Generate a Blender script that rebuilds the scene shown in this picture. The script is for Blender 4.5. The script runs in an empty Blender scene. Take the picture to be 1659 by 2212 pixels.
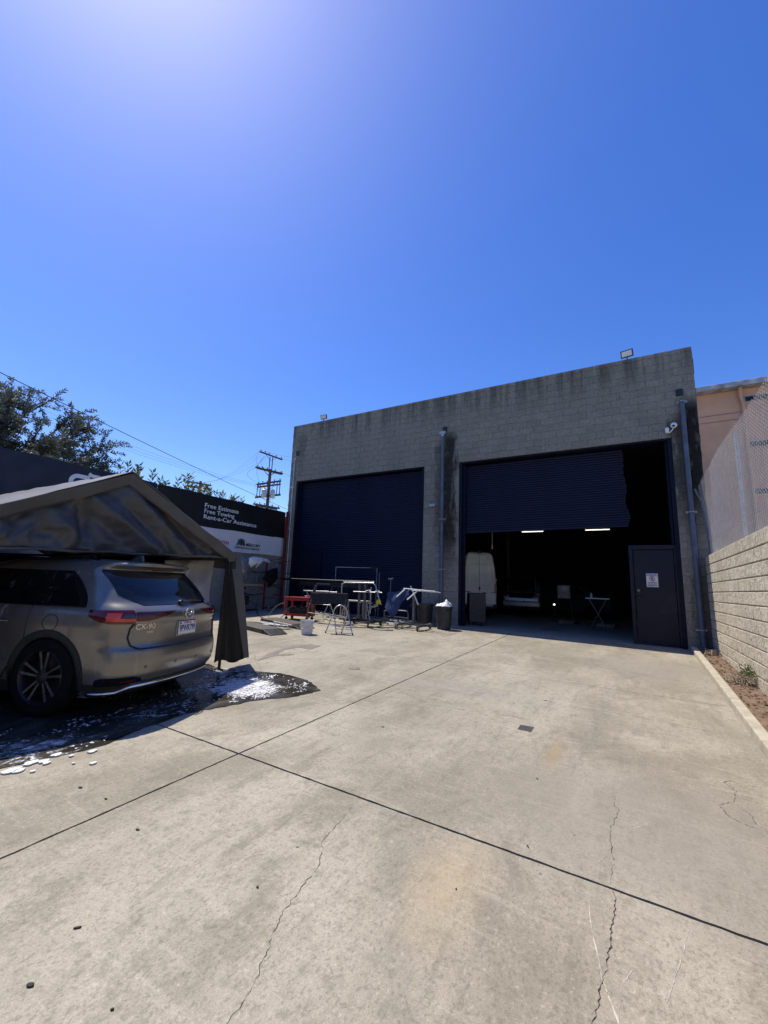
import bpy, bmesh, math, random
import numpy as np
from mathutils import Vector, Matrix, noise as mnoise
rnd = random.Random(7)
PI = math.pi
R = math.radians
scene = bpy.context.scene
col = scene.collection

# ---------------------------------------------------------------- camera
cam_d = bpy.data.cameras.new("camera"); cam = bpy.data.objects.new("camera", cam_d); col.objects.link(cam)
cam_d.sensor_fit = 'HORIZONTAL'; cam_d.sensor_width = 36.0; cam_d.lens = 36.0 * 912.0 / 1659.0
cam_d.clip_start = 0.05; cam_d.clip_end = 4000
cam_rot = (Matrix.Rotation(R(30.3), 4, 'Z') @ Matrix.Rotation(R(9.75), 4, 'X') @ Matrix.Rotation(R(-2.15), 4, 'Y')
           @ Matrix.Rotation(R(90), 4, 'X'))
cam.matrix_world = Matrix.Translation((0, 0, 1.53)) @ cam_rot
scene.camera = cam

# ---------------------------------------------------------------- sky, sun, exposure
SUN = Vector((-0.48, 0.11, 1.0)).normalized()          # direction towards the sun
el = math.asin(SUN.z)
az = math.atan2(SUN.x, SUN.y)                          # clockwise from +Y
world = bpy.data.worlds.new("World"); scene.world = world; world.use_nodes = True
wn = world.node_tree.nodes; wl = world.node_tree.links
for n in list(wn): wn.remove(n)
w_out = wn.new('ShaderNodeOutputWorld'); w_bg = wn.new('ShaderNodeBackground')
sky = wn.new('ShaderNodeTexSky'); sky.sky_type = 'NISHITA'; sky.sun_disc = False
sky.sun_elevation = el; sky.sun_rotation = az
sky.altitude = 100; sky.air_density = 1.0; sky.dust_density = 0.42; sky.ozone_density = 3.0
w_bg.inputs['Strength'].default_value = 0.15
hs = wn.new('ShaderNodeHueSaturation'); hs.inputs['Saturation'].default_value = 1.32; hs.inputs['Hue'].default_value = 0.518
wl.new(sky.outputs[0], hs.inputs['Color']); wl.new(hs.outputs[0], w_bg.inputs['Color'])
wl.new(w_bg.outputs[0], w_out.inputs['Surface'])
sun_d = bpy.data.lights.new("sun", 'SUN'); sun_o = bpy.data.objects.new("sun", sun_d); col.objects.link(sun_o)
sun_d.energy = 4.3; sun_d.angle = R(0.53); sun_d.color = (1.0, 0.93, 0.81)
sun_o.rotation_euler = SUN.to_track_quat('Z', 'Y').to_euler(); sun_o.location = (-8, 4, 30)
vs = scene.view_settings
vs.view_transform = 'Standard'; vs.look = 'None'; vs.gamma = 1.0; vs.exposure = 0.35; vs.use_curve_mapping = False

# ---------------------------------------------------------------- helpers
GY, GX = 0.026, -0.0176
def gz(x, y): return GY * min(y, 12.6) + GX * x       # the yard drains towards the camera

def root_loc(o):
    while o.parent: o = o.parent
    return Vector(o.location)

def obj(name, me, parent=None, mat=None):
    o = bpy.data.objects.new(name, me); col.objects.link(o)
    if parent: o.parent = parent
    if mat and me is not None and hasattr(me, 'materials') and not len(me.materials): me.materials.append(mat)
    return o

def tag(o, label=None, cat=None, group=None, kind=None):
    if label: o['label'] = label
    if cat: o['category'] = cat
    if group: o['group'] = group
    if kind: o['kind'] = kind
    return o

def thing(name, label, cat, loc=(0, 0, 0), rz=0.0, group=None):
    o = bpy.data.objects.new(name, None); col.objects.link(o); o.empty_display_size = 0.1
    o.location = loc; o.rotation_euler = (0, 0, rz)
    return tag(o, label, cat, group)

def copy_tree(o, parent=None):
    c = o.copy(); col.objects.link(c); c.parent = parent
    for ch in list(o.children): copy_tree(ch, c)
    return c

class MB:
    def __init__(s): s.v = []; s.f = []
    def add(s, vs, fs, M=None):
        b = len(s.v)
        if M is not None: vs = [M @ Vector(p) for p in vs]
        s.v += [tuple(p) for p in vs]; s.f += [tuple(i + b for i in f) for f in fs]; return s
    def bx(s, x0, x1, y0, y1, z0, z1, M=None):
        return s.add([(x0,y0,z0),(x1,y0,z0),(x1,y1,z0),(x0,y1,z0),(x0,y0,z1),(x1,y0,z1),(x1,y1,z1),(x0,y1,z1)],
                     [(0,3,2,1),(4,5,6,7),(0,1,5,4),(1,2,6,5),(2,3,7,6),(3,0,4,7)], M)
    def box(s, c, d, rz=0, M=None):
        m = Matrix.Translation(c) @ Matrix.Rotation(rz, 4, 'Z')
        if M is not None: m = M @ m
        return s.bx(-d[0]/2, d[0]/2, -d[1]/2, d[1]/2, -d[2]/2, d[2]/2, m)
    def tube(s, pts, r, n=6, closed=False, M=None):
        pts = [Vector(p) for p in pts]; N = len(pts)
        rs = r if isinstance(r, (list, tuple)) else [r] * N
        vs = []; fs = []; prev = None
        for i, p in enumerate(pts):
            a = pts[(i - 1) % N] if (closed or i > 0) else p
            b = pts[(i + 1) % N] if (closed or i < N - 1) else p
            t = (b - a)
            if t.length < 1e-9: t = Vector((0, 0, 1))
            t.normalize()
            if prev is None:
                up = Vector((0, 0, 1)) if abs(t.z) < .9 else Vector((1, 0, 0))
                nrm = t.cross(up).normalized()
            else:
                nrm = prev - t * prev.dot(t)
                nrm = nrm.normalized() if nrm.length > 1e-6 else t.orthogonal().normalized()
            prev = nrm; bn = t.cross(nrm)
            for k in range(n):
                a_ = 2 * PI * (k + .5) / n
                vs.append(p + rs[i] * (math.cos(a_) * nrm + math.sin(a_) * bn))
        for i in range(N if closed else N - 1):
            j = (i + 1) % N
            for k in range(n):
                l = (k + 1) % n
                fs.append((i*n+k, i*n+l, j*n+l, j*n+k))
        if not closed:
            fs.append(tuple(range(n - 1, -1, -1))); fs.append(tuple((N-1)*n + k for k in range(n)))
        return s.add(vs, fs, M)
    def lathe(s, prof, n=20, M=None, caps=True):
        vs = []; fs = []; P = len(prof)
        for k in range(n):
            a = 2 * PI * k / n
            for r, z in prof: vs.append((r * math.cos(a), r * math.sin(a), z))
        for k in range(n):
            l = (k + 1) % n
            for i in range(P - 1): fs.append((k*P+i, l*P+i, l*P+i+1, k*P+i+1))
        if caps:
            if prof[0][0] > 1e-6: fs.append(tuple(k*P for k in range(n - 1, -1, -1)))
            if prof[-1][0] > 1e-6: fs.append(tuple(k*P + P - 1 for k in range(n)))
        return s.add(vs, fs, M)
    def prism(s, poly, d0, d1, M=None):        # polygon in local (x, y), extruded along z from d0 to d1
        n = len(poly)
        vs = [(a, b, d0) for a, b in poly] + [(a, b, d1) for a, b in poly]
        fs = [tuple(range(n - 1, -1, -1)), tuple(range(n, 2*n))] + [(i, (i+1) % n, n + (i+1) % n, n + i) for i in range(n)]
        return s.add(vs, fs, M)
    def grid(s, fn, nu, nv, M=None):
        vs = [fn(i / nu, j / nv) for j in range(nv + 1) for i in range(nu + 1)]
        fs = [(j*(nu+1)+i, j*(nu+1)+i+1, (j+1)*(nu+1)+i+1, (j+1)*(nu+1)+i) for j in range(nv) for i in range(nu)]
        return s.add(vs, fs, M)
    def sheet(s, fn, nu, nv, t):               # a grid with thickness t (vector)
        t = Vector(t); b = len(s.v)
        s.grid(fn, nu, nv); m = (nu + 1) * (nv + 1)
        s.v += [tuple(Vector(p) - t) for p in s.v[b:b + m]]
        s.f += [tuple(reversed([i + m for i in f])) for f in s.f[-nu*nv:]]
        ring = [i for i in range(nu + 1)] + [j*(nu+1)+nu for j in range(1, nv+1)] + [nv*(nu+1)+i for i in range(nu-1, -1, -1)] + [j*(nu+1) for j in range(nv-1, 0, -1)]
        for a, c in zip(ring, ring[1:] + ring[:1]): s.f.append((b + c, b + a, b + a + m, b + c + m))
        return s
    def mesh(s, name, mat=None, off=None, smooth=False, ang=35):
        vs = s.v if off is None else [(x-off[0], y-off[1], z-off[2]) for x, y, z in s.v]
        me = bpy.data.meshes.new(name); me.from_pydata(vs, [], s.f); me.update()
        bm = bmesh.new(); bm.from_mesh(me); bmesh.ops.recalc_face_normals(bm, faces=bm.faces); bm.to_mesh(me); bm.free()
        if smooth:
            me.shade_smooth(); me.set_sharp_from_angle(angle=R(ang))
        if mat: me.materials.append(mat)
        return me
    def build(s, name, mat, parent=None, local=False, smooth=False, ang=35, bevel=0, seg=2, kind=None, label=None):
        off = None if (local or parent is None) else root_loc(parent)
        o = obj(name, s.mesh(name, mat, off, smooth, ang), parent)
        if bevel:
            m = o.modifiers.new('bevel', 'BEVEL'); m.width = bevel; m.segments = seg; m.limit_method = 'ANGLE'; m.angle_limit = R(40)
        if kind: o['kind'] = kind
        if label: o['label'] = label
        return o

def xform(o=(0,0,0), x=(1,0,0), y=(0,1,0), z=(0,0,1)):
    m = Matrix.Identity(4)
    for i in range(3):
        m[i][0] = x[i]; m[i][1] = y[i]; m[i][2] = z[i]; m[i][3] = o[i]
    return m

def text(body, size, mat, parent, M, name='lettering', extrude=.001, offset=0.0, align='LEFT', width=None, shear=0.0, local=False, spacing=1.0):
    cu = bpy.data.curves.new('t', 'FONT'); cu.body = body; cu.size = size; cu.extrude = extrude; cu.offset = offset
    cu.align_x = align; cu.shear = shear; cu.space_character = spacing; cu.resolution_u = 4
    to = bpy.data.objects.new('t', cu); col.objects.link(to)
    me = bpy.data.meshes.new_from_object(to.evaluated_get(bpy.context.evaluated_depsgraph_get()))
    bpy.data.objects.remove(to); bpy.data.curves.remove(cu)
    if width:
        xs = [v.co.x for v in me.vertices]; k = width / (max(xs) - min(xs)); x0 = min(xs)
        for v in me.vertices: v.co.x = (v.co.x - x0) * k
    me.transform(M)
    if not local: me.transform(Matrix.Translation(-root_loc(parent)))
    me.name = name; me.materials.clear(); me.materials.append(mat)
    return obj(name, me, parent)

# ---------------------------------------------------------------- materials
class NT:
    def __init__(s, name):
        s.m = bpy.data.materials.new(name); s.m.use_nodes = True
        s.n = s.m.node_tree.nodes; s.l = s.m.node_tree.links
        s.p = s.n['Principled BSDF']; s.out = s.n['Material Output']; s.geo = None; s.tc = None
    def pos(s):
        if not s.geo: s.geo = s.n.new('ShaderNodeNewGeometry')
        return s.geo.outputs['Position']
    def ob(s):
        if not s.tc: s.tc = s.n.new('ShaderNodeTexCoord')
        return s.tc.outputs['Object']
    def mapping(s, src, scale=(1,1,1), loc=(0,0,0), rot=(0,0,0)):
        k = s.n.new('ShaderNodeMapping'); s.l.new(src, k.inputs['Vector'])
        k.inputs['Scale'].default_value = scale; k.inputs['Location'].default_value = loc; k.inputs['Rotation'].default_value = rot
        return k.outputs[0]
    def noise(s, src, scale, detail=4, rough=.55, dist=0.0):
        k = s.n.new('ShaderNodeTexNoise'); s.l.new(src, k.inputs['Vector'])
        k.inputs['Scale'].default_value = scale; k.inputs['Detail'].default_value = detail
        k.inputs['Roughness'].default_value = rough; k.inputs['Distortion'].default_value = dist
        return k.outputs['Fac']
    def voro(s, src, scale, feature='F1', out='Distance'):
        k = s.n.new('ShaderNodeTexVoronoi'); k.feature = feature; s.l.new(src, k.inputs['Vector']); k.inputs['Scale'].default_value = scale
        return k.outputs[out]
    def ramp(s, src, a, b, lo=0.0, hi=1.0, smooth=True):
        k = s.n.new('ShaderNodeMapRange'); k.interpolation_type = 'SMOOTHSTEP' if smooth else 'LINEAR'
        s.set(k.inputs['Value'], src)
        k.inputs['From Min'].default_value = a; k.inputs['From Max'].default_value = b
        k.inputs['To Min'].default_value = lo; k.inputs['To Max'].default_value = hi
        return k.outputs[0]
    def set(s, sock, v):
        if hasattr(v, 'is_linked') or hasattr(v, 'node'): s.l.new(v, sock)
        elif isinstance(v, (tuple, list)): sock.default_value = (*v, 1.0) if len(v) == 3 and len(sock.default_value) == 4 else v
        else: sock.default_value = v
    def math(s, op, a, b=0.0, c=None):
        k = s.n.new('ShaderNodeMath'); k.operation = op; s.set(k.inputs[0], a); s.set(k.inputs[1], b)
        if c is not None: s.set(k.inputs[2], c)
        return k.outputs[0]
    def mix(s, f, a, b, mode='MIX'):
        k = s.n.new('ShaderNodeMix'); k.data_type = 'RGBA'; k.blend_type = mode
        s.set(k.inputs['Factor'], f); s.set(k.inputs[6], a); s.set(k.inputs[7], b)
        return k.outputs[2]
    def sep(s, src):
        k = s.n.new('ShaderNodeSeparateXYZ'); s.l.new(src, k.inputs[0]); return k.outputs
    def rand(s):
        return s.n.new('ShaderNodeObjectInfo').outputs['Random']
    def bump(s, h, strength=.3, dist=.01, normal=None):
        k = s.n.new('ShaderNodeBump'); s.l.new(h, k.inputs['Height']); k.inputs['Strength'].default_value = strength
        k.inputs['Distance'].default_value = dist
        if normal: s.l.new(normal, k.inputs['Normal'])
        s.l.new(k.outputs[0], s.p.inputs['Normal']); return k.outputs[0]
    def base(s, c): s.set(s.p.inputs['Base Color'], c)
    def rough(s, r): s.set(s.p.inputs['Roughness'], r)
    def metal(s, r): s.set(s.p.inputs['Metallic'], r)
    def spec(s, r): s.set(s.p.inputs['Specular IOR Level'], r)

def mul(c, k): return tuple(min(1, x * k) for x in c)
def simple(name, c, rough=.6, metal=0.0, var=.18, scale=6, bump=0.0, bscale=60, bdist=.003, spec=.5, dirt=None, coat=0.0):
    t = NT(name); p = t.ob()
    n = t.noise(p, scale, 5, .6)
    cc = t.mix(t.ramp(n, .3, .7), mul(c, 1 - var), mul(c, 1 + var))
    if dirt:
        n2 = t.noise(p, scale * .37, 6, .65)
        cc = t.mix(t.ramp(n2, .52, .72, 0, dirt[1]), cc, dirt[0])
    t.base(cc); t.metal(metal); t.spec(spec)
    t.rough(t.ramp(t.noise(p, scale * 2.3, 4), .3, .7, max(.02, rough - .08), min(1, rough + .08)))
    if bump: t.bump(t.noise(p, bscale, 5, .6), bump, bdist)
    if coat: t.p.inputs['Coat Weight'].default_value = coat; t.p.inputs['Coat Roughness'].default_value = .04
    return t.m

def m_concrete(name, interior=False):
    t = NT(name); p = t.pos()
    ax = t.mapping(p, (1.0, .55, 1.0))
    n1 = t.noise(ax, .9, 6, .62, .4)
    c = t.mix(t.ramp(n1, .34, .66), (.275, .244, .180), (.465, .418, .325))
    n2 = t.noise(ax, 2.6, 7, .66, .6)
    c = t.mix(t.ramp(n2, .48, .70, 0, .62), c, (.20, .178, .132))
    c = t.mix(t.ramp(t.noise(t.mapping(p, (1,1,1), (31,7,0)), .45, 3, .5), .5, .68, 0, .30), c, (.33, .305, .255))
    # wiped, brushed streaks along the yard
    st = t.noise(t.mapping(p, (9, 1.2, 1), rot=(0, 0, R(24))), 1.5, 5, .65, .5)
    c = t.mix(t.ramp(st, .52, .72, 0, .42), c, (.185, .166, .125))
    st2 = t.noise(t.mapping(p, (1.3, 11, 1), rot=(0, 0, R(14))), 1.1, 5, .65, .7)
    c = t.mix(t.ramp(st2, .54, .72, 0, .45), c, (.54, .49, .39))
    # scattered dark spots and pale specks
    sp = t.voro(p, 5.5); sn = t.noise(p, 3.1, 3)
    c = t.mix(t.math('MULTIPLY', t.ramp(sp, .035, .075, 1, 0), t.ramp(sn, .56, .62)), c, (.10, .095, .085))
    sp2 = t.voro(t.mapping(p, (1,1,1), (3.3, 1.7, 0)), 22); 
    c = t.mix(t.math('MULTIPLY', t.ramp(sp2, .05, .12, .75, 0), t.ramp(t.noise(p, 9, 2), .53, .6)), c, (.12, .11, .10))
    sp3 = t.voro(t.mapping(p, (1,1,1), (9.3, 4.7, 0)), 55)
    c = t.mix(t.ramp(sp3, .07, .13, .55, 0), c, (.60, .57, .51))
    fine = t.noise(p, 140, 4, .7)
    c = t.mix(t.ramp(fine, .25, .75, .5, 0), c, (.13, .115, .085))
    grit = t.noise(t.mapping(p, (1, .7, 1)), 62, 3, .6)
    c = t.mix(t.ramp(grit, .53, .66, 0, .42), c, (.12, .105, .078))
    c = t.mix(t.ramp(grit, .30, .40, .30, 0), c, (.60, .55, .44))
    mid = t.noise(p, 14, 6, .7)
    c = t.mix(t.ramp(mid, .48, .70, 0, .6), c, (.185, .166, .122))
    if not interior:
        xyz = t.sep(p)
        def blob(x, y, rx, ry, soft, k, colr, cc):
            dx = t.math('DIVIDE', t.math('SUBTRACT', xyz[0], x), rx); dy = t.math('DIVIDE', t.math('SUBTRACT', xyz[1], y), ry)
            d = t.math('SQRT', t.math('ADD', t.math('MULTIPLY', dx, dx), t.math('MULTIPLY', dy, dy)))
            d = t.math('ADD', d, t.ramp(n2, .2, .8, -.45, .45, False))
            return t.mix(t.ramp(d, 1 - soft, 1 + soft, k, 0), cc, colr)
        c = blob(-.86, 2.28, .16, .34, .7, .30, (.42, .31, .17), c)      # rust stains
        c = blob(-.66, 4.25, .06, .30, .6, .38, (.36, .25, .13), c)
        c = blob(-.10, 3.45, .85, .75, .7, .5, (.24, .215, .175), c)       # old oil shadows
        c = blob(.35, 9.3, 1.0, 1.1, .7, .55, (.24, .215, .18), c)
        c = blob(-2.3, 5.7, .9, .35, .6, .32, (.25, .24, .22), c)
        c = blob(-4.6, 4.5, .9, .7, .6, .35, (.27, .25, .22), c)
        # tyre tracks
        for (x0, sl, w, y0, y1, k) in ((-1.08, -.62, .085, .6, 3.2, .22), (-3.3, -.15, .12, 3.3, 6.2, .22), (-.55, .05, .10, 4.2, 8.5, .2)):
            ln = t.math('SUBTRACT', xyz[0], t.math('MULTIPLY_ADD', t.math('SUBTRACT', xyz[1], 2.07), sl, x0))
            ln = t.math('ABSOLUTE', ln)
            band = t.math('MULTIPLY', t.ramp(ln, w * .6, w * 1.25, 1, 0), t.math('MULTIPLY', t.ramp(xyz[1], y0, y0 + .6), t.ramp(xyz[1], y1 - .8, y1, 1, 0)))
            tread = t.ramp(t.noise(t.mapping(p, (38, 6, 1), rot=(0, 0, R(-30))), 1.0, 3, .6), .38, .6)
            c = t.mix(t.math('MULTIPLY', t.math('MULTIPLY', band, tread), k), c, (.15, .14, .125))
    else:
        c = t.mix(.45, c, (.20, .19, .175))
    t.base(c)
    t.rough(t.ramp(n2, .3, .7, .62, .85)); t.spec(.35)
    h = t.math('ADD', t.math('MULTIPLY', fine, .6), t.math('MULTIPLY', t.noise(p, 34, 5, .6), .8))
    t.bump(h, .35, .004)
    return t.m

def m_block(name, c0, c1, dark, stains=False, speck=.5, bs=.9, bd=.012, pit=42):
    t = NT(name); p = t.pos()
    n = t.noise(p, 18, 6, .7)
    c = t.mix(t.ramp(n, .3, .7), c0, c1)
    c = t.mix(t.math('MULTIPLY', t.rand(), .35), c, mul(c0, .72))
    pits = t.noise(p, pit, 4, .65)
    c = t.mix(t.ramp(pits, .52, .66, 0, speck), c, dark)
    big = t.noise(t.mapping(p, (1, 1, .5)), .8, 5, .6)
    c = t.mix(t.ramp(big, .45, .7, 0, .35), c, mul(c0, .6))
    if stains:
        x, y, z = t.sep(p)
        def streak(x0, w, z0, z1, k, cc):
            d = t.math('ABSOLUTE', t.math('ADD', t.math('SUBTRACT', x, x0), t.ramp(t.noise(t.mapping(p, (2.5, 1, .8)), 2.2, 5, .65), .2, .8, -.22, .22, False)))
            m_ = t.math('MULTIPLY', t.ramp(d, w * .25, w, 1, 0), t.math('MULTIPLY', t.ramp(z, z1 - .5, z1 + .02, 1, 0), t.ramp(z, z0 - .9, z0 + .9, 0, 1)))
            return t.mix(t.math('MULTIPLY', m_, k), cc, (.014, .013, .011))
        c = streak(-4.86, .34, 2.4, 6.7, .9, c)
        c = streak(-5.2, .22, 3.2, 6.4, .45, c)
        c = streak(1.52, .33, 3.4, 6.6, .97, c)
        c = streak(1.18, .22, 3.4, 6.2, .7, c)
        c = streak(1.45, .3, .0, 2.4, .5, c)
        c = streak(-11.15, .3, 6.0, 7.6, .35, c)
        # run marks under the coping
        run = t.noise(t.mapping(p, (3.2, 1, .16)), 1.3, 6, .7, .3)
        m_ = t.math('MULTIPLY', t.ramp(run, .42, .62), t.ramp(z, 6.55, 7.75, 0, 1))
        c = t.mix(t.math('MULTIPLY', m_, .62), c, (.035, .035, .034))
    t.base(c); t.rough(.92); t.spec(.2)
    h = t.math('ADD', t.noise(p, 60, 6, .7), t.math('MULTIPLY', t.noise(p, 16, 4, .6), 1.2))
    t.bump(h, bs, bd)
    return t.m

MAT = {}
MAT['concrete'] = m_concrete('yard concrete')
MAT['floor_in'] = m_concrete('shop floor concrete', True)
MAT['joint'] = simple('joint dirt', (.022, .019, .017), .95, var=.4, scale=20)
MAT['crack'] = simple('crack', (.035, .030, .026), .95, var=.3, scale=30)
MAT['crack_soft'] = simple('hairline crack', (.13, .115, .098), .95, var=.3, scale=30)
MAT['scratch'] = simple('pale scratch', (.50, .46, .38), .9, var=.15, scale=40)
MAT['block'] = m_block('split face block', (.226, .212, .172), (.316, .300, .249), (.095, .09, .075), True, .6, .8, .010)
MAT['mortar'] = m_block('mortar', (.25, .237, .20), (.33, .315, .265), (.15, .14, .12), True, .4, .3, .004)
MAT['sandblock'] = m_block('tan split face block', (.52, .465, .36), (.74, .68, .55), (.16, .135, .10), False, .8, 1.0, .03, 26)
MAT['sandmortar'] = simple('tan mortar', (.20, .175, .135), .95, var=.2, scale=14, bump=.3)
MAT['greyblock'] = m_block('painted block', (.23, .218, .19), (.28, .265, .23), (.17, .16, .14), False, .3, .25, .004)
MAT['dirt'] = simple('bare dirt', (.17, .112, .072), .97, var=.35, scale=9, bump=.9, bscale=35, bdist=.02, dirt=((.11, .07, .045), .6))
MAT['earth'] = simple('far ground', (.30, .28, .25), .97, var=.3, scale=.3)
MAT['navy'] = simple('navy roller paint', (.0045, .0070, .028), .5, var=.2, scale=2.2, dirt=((.008, .011, .028), .4), spec=.3)
MAT['navyframe'] = simple('navy frame paint', (.0035, .0055, .018), .55, spec=.2, var=.25, scale=3)
MAT['doorpaint'] = simple('slate door paint', (.0095, .012, .021), .5, spec=.3, var=.12, scale=3, dirt=((.06, .06, .065), .3), bump=.05)
MAT['black'] = simple('black plastic', (.012, .012, .013), .45, var=.3, scale=8)
MAT['blackmat'] = simple('black rubber', (.008, .008, .008), .9, var=.3, scale=15, bump=.2, spec=.15)
MAT['darkmetal'] = simple('dark steel', (.05, .05, .052), .45, .7, var=.3, scale=8, dirt=((.10, .06, .035), .35))
MAT['grey_steel'] = simple('grey painted steel', (.13, .13, .13), .4, .3, var=.25, scale=9, dirt=((.06, .055, .05), .5))
MAT['alu'] = simple('aluminium', (.55, .55, .56), .32, .9, var=.15, scale=9)
MAT['galv'] = simple('galvanised steel', (.42, .425, .43), .45, .75, var=.2, scale=14)
MAT['pipe'] = simple('blue grey pipe paint', (.085, .10, .145), .45, var=.2, scale=4, dirt=((.07, .07, .075), .5))
MAT['white'] = simple('white paint', (.72, .72, .70), .5, var=.08, scale=6)
MAT['whiteplastic'] = simple('white plastic', (.70, .70, .67), .42, var=.1, scale=9, dirt=((.42, .40, .35), .5))
MAT['red'] = simple('red plastic', (.42, .018, .012), .45, var=.2, scale=7, dirt=((.12, .02, .015), .5))
MAT['redsteel'] = simple('red painted steel', (.19, .014, .011), .55, var=.35, scale=6, dirt=((.06, .03, .025), .6))
MAT['yellow'] = simple('yellow cloth', (.60, .55, .05), .9, var=.15, scale=20)
MAT['cream'] = simple('cream paint', (.58, .55, .44), .6, var=.15, scale=9)
MAT['wood'] = simple('plank wood', (.38, .27, .16), .8, var=.3, scale=9, bump=.3)
MAT['poleWood'] = simple('weathered pole wood', (.075, .055, .042), .9, var=.4, scale=6)
MAT['towel'] = simple('blue towel', (.026, .05, .12), .95, var=.25, scale=14, bump=.6, bscale=180, bdist=.004)
MAT['cloth'] = simple('charcoal cloth', (.022, .022, .026), .95, var=.3, scale=14, bump=.5, bscale=160, bdist=.003)
MAT['bin'] = simple('grey bin plastic', (.030, .030, .031), .5, var=.25, scale=6, dirt=((.06, .057, .052), .4))
MAT['bag'] = simple('white bag', (.75, .75, .74), .45, var=.06, scale=9)
MAT['banner_navy'] = simple('navy vinyl', (.006, .0085, .026), .55, var=.15, scale=1.2)
MAT['banner_black'] = simple('black vinyl', (.003, .003, .004), .6, var=.15, scale=1.5)
MAT['banner_white'] = simple('white vinyl', (.60, .61, .64), .55, var=.06, scale=1.5)
MAT['ink_white'] = simple('white ink', (.74, .75, .78), .6, var=.04)
MAT['ink_black'] = simple('black ink', (.014, .014, .018), .6, var=.1)
MAT['ink_red'] = simple('magenta red ink', (.40, .03, .10), .6, var=.1)
MAT['ink_blue'] = simple('blue ink', (.06, .11, .30), .6, var=.1)
MAT['stucco'] = simple('peach stucco', (.66, .37, .225), .95, var=.09, scale=.9, bump=.6, bscale=40, bdist=.01, dirt=((.54, .31, .20), .5))
MAT['fascia'] = simple('peeling fascia', (.42, .42, .42), .8, var=.3, scale=3, dirt=((.10, .085, .07), .9))
MAT['pane'] = simple('dark pane', (.006, .007, .009), .08, var=.2)
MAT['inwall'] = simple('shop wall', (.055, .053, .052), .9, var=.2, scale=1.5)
MAT['curb'] = simple('kerb concrete', (.40, .36, .275), .9, var=.15, scale=7, bump=.4, bscale=70, bdist=.004, dirt=((.33, .29, .23), .55))
MAT['wet'] = None
# ================================================================ ground
g = MB(); g.add([(-900, -900, -.9), (900, -900, -.9), (900, 900, -.9), (-900, 900, -.9)], [(0, 1, 2, 3)])
tag(g.build('ground', MAT['earth']), kind='structure')

yard = MB()
def gpt(x, y, dz=0.0): return (x, y, gz(x, y) + dz)
def gsolid(mb, poly, dz1, dz0):
    n = len(poly)
    vs = [gpt(x, y, dz1) for x, y in poly] + [gpt(x, y, dz0) for x, y in poly]
    mb.add(vs, [tuple(range(n)), tuple(range(2*n-1, n-1, -1))] + [(i, n + i, n + (i+1) % n, (i+1) % n) for i in range(n)])
gsolid(yard, [(-11.95, -9.0), (1.75, -9.0), (1.75, 12.36), (-11.95, 12.36)], -.03, -.30)
yard_o = tag(yard.build('concrete_yard', MAT['joint']), kind='structure')

xs = [(-11.75, -6.49, .012), (-6.49, -2.86, .018), (-2.86, None, .018)]
ys = [-9.0, -1.76, 2.68, 7.12, 12.36]; gaps = [.02, .018, .018, .008, .0]
def curb_x(y): return .87 + (y) * .0187
for i, (xa, xb, ga) in enumerate(xs):
    for j in range(4):
        ya, yb = ys[j], ys[j + 1]
        gl = (0, .006, .009)[i]; gr = (.006, .009, 0)[i]
        x0 = xa + gl; y0 = ya + gaps[j] / 2; y1 = yb - gaps[j + 1] / 2
        P = []
        def edge(ax_, ay_, bx_, by_, jit):
            L = math.hypot(bx_ - ax_, by_ - ay_); n = max(2, int(L / .06))
            for k in range(n):
                t_ = k / n; w = (rnd.random() - .5) * 2 * jit
                nx, ny = -(by_ - ay_) / L, (bx_ - ax_) / L
                P.append((ax_ + (bx_ - ax_) * t_ + nx * w, ay_ + (by_ - ay_) * t_ + ny * w))
        xr0 = xb - gr if xb is not None else curb_x(y0) + .01
        xr1 = xb - gr if xb is not None else curb_x(y1) + .01
        jt = .0028
        edge(x0, y0, xr0, y0, jt); edge(xr0, y0, xr1, y1, jt); edge(xr1, y1, x0, y1, jt); edge(x0, y1, x0, y0, jt)
        m_ = MB(); gsolid(m_, P, 0, -.03 + .001)
        m_.build('slab', MAT['concrete'], yard_o)

def ribbon(name, pts, w, mat, dz=.0015, jit=.014, step=.014, taper=True, parent=yard_o, gap=None):
    # a thin irregular strip that follows the ground
    Q = []
    for (a, b) in zip(pts, pts[1:]):
        L = math.hypot(b[0]-a[0], b[1]-a[1]); n = max(1, int(L / step))
        for k in range(n): Q.append((a[0] + (b[0]-a[0]) * k / n, a[1] + (b[1]-a[1]) * k / n))
    Q.append(pts[-1]); N = len(Q)
    off = [0.0]; 
    for k in range(1, N): off.append(off[-1] * .72 + (rnd.random() - .5) * jit)
    vs = []; fs = []
    for k, (x, y) in enumerate(Q):
        a = Q[max(0, k-1)]; b = Q[min(N-1, k+1)]; L = math.hypot(b[0]-a[0], b[1]-a[1]) or 1
        nx, ny = -(b[1]-a[1]) / L, (b[0]-a[0]) / L
        ww = w * (.15 + 1.5 * rnd.random() ** 1.5) * (min(1, .25 + 3 * min(k, N-1-k) / N) if taper else 1)
        for sgn in (-.5, .5): vs.append(gpt(x + nx * (off[k] + sgn * ww), y + ny * (off[k] + sgn * ww), dz))
        if k and not (gap and mnoise.noise(Vector((x * 9, y * 9, 5))) > gap): fs.append((2*k-2, 2*k-1, 2*k+1, 2*k))
    m_ = MB(); m_.add(vs, fs); return m_.build(name, mat, parent)

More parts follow.
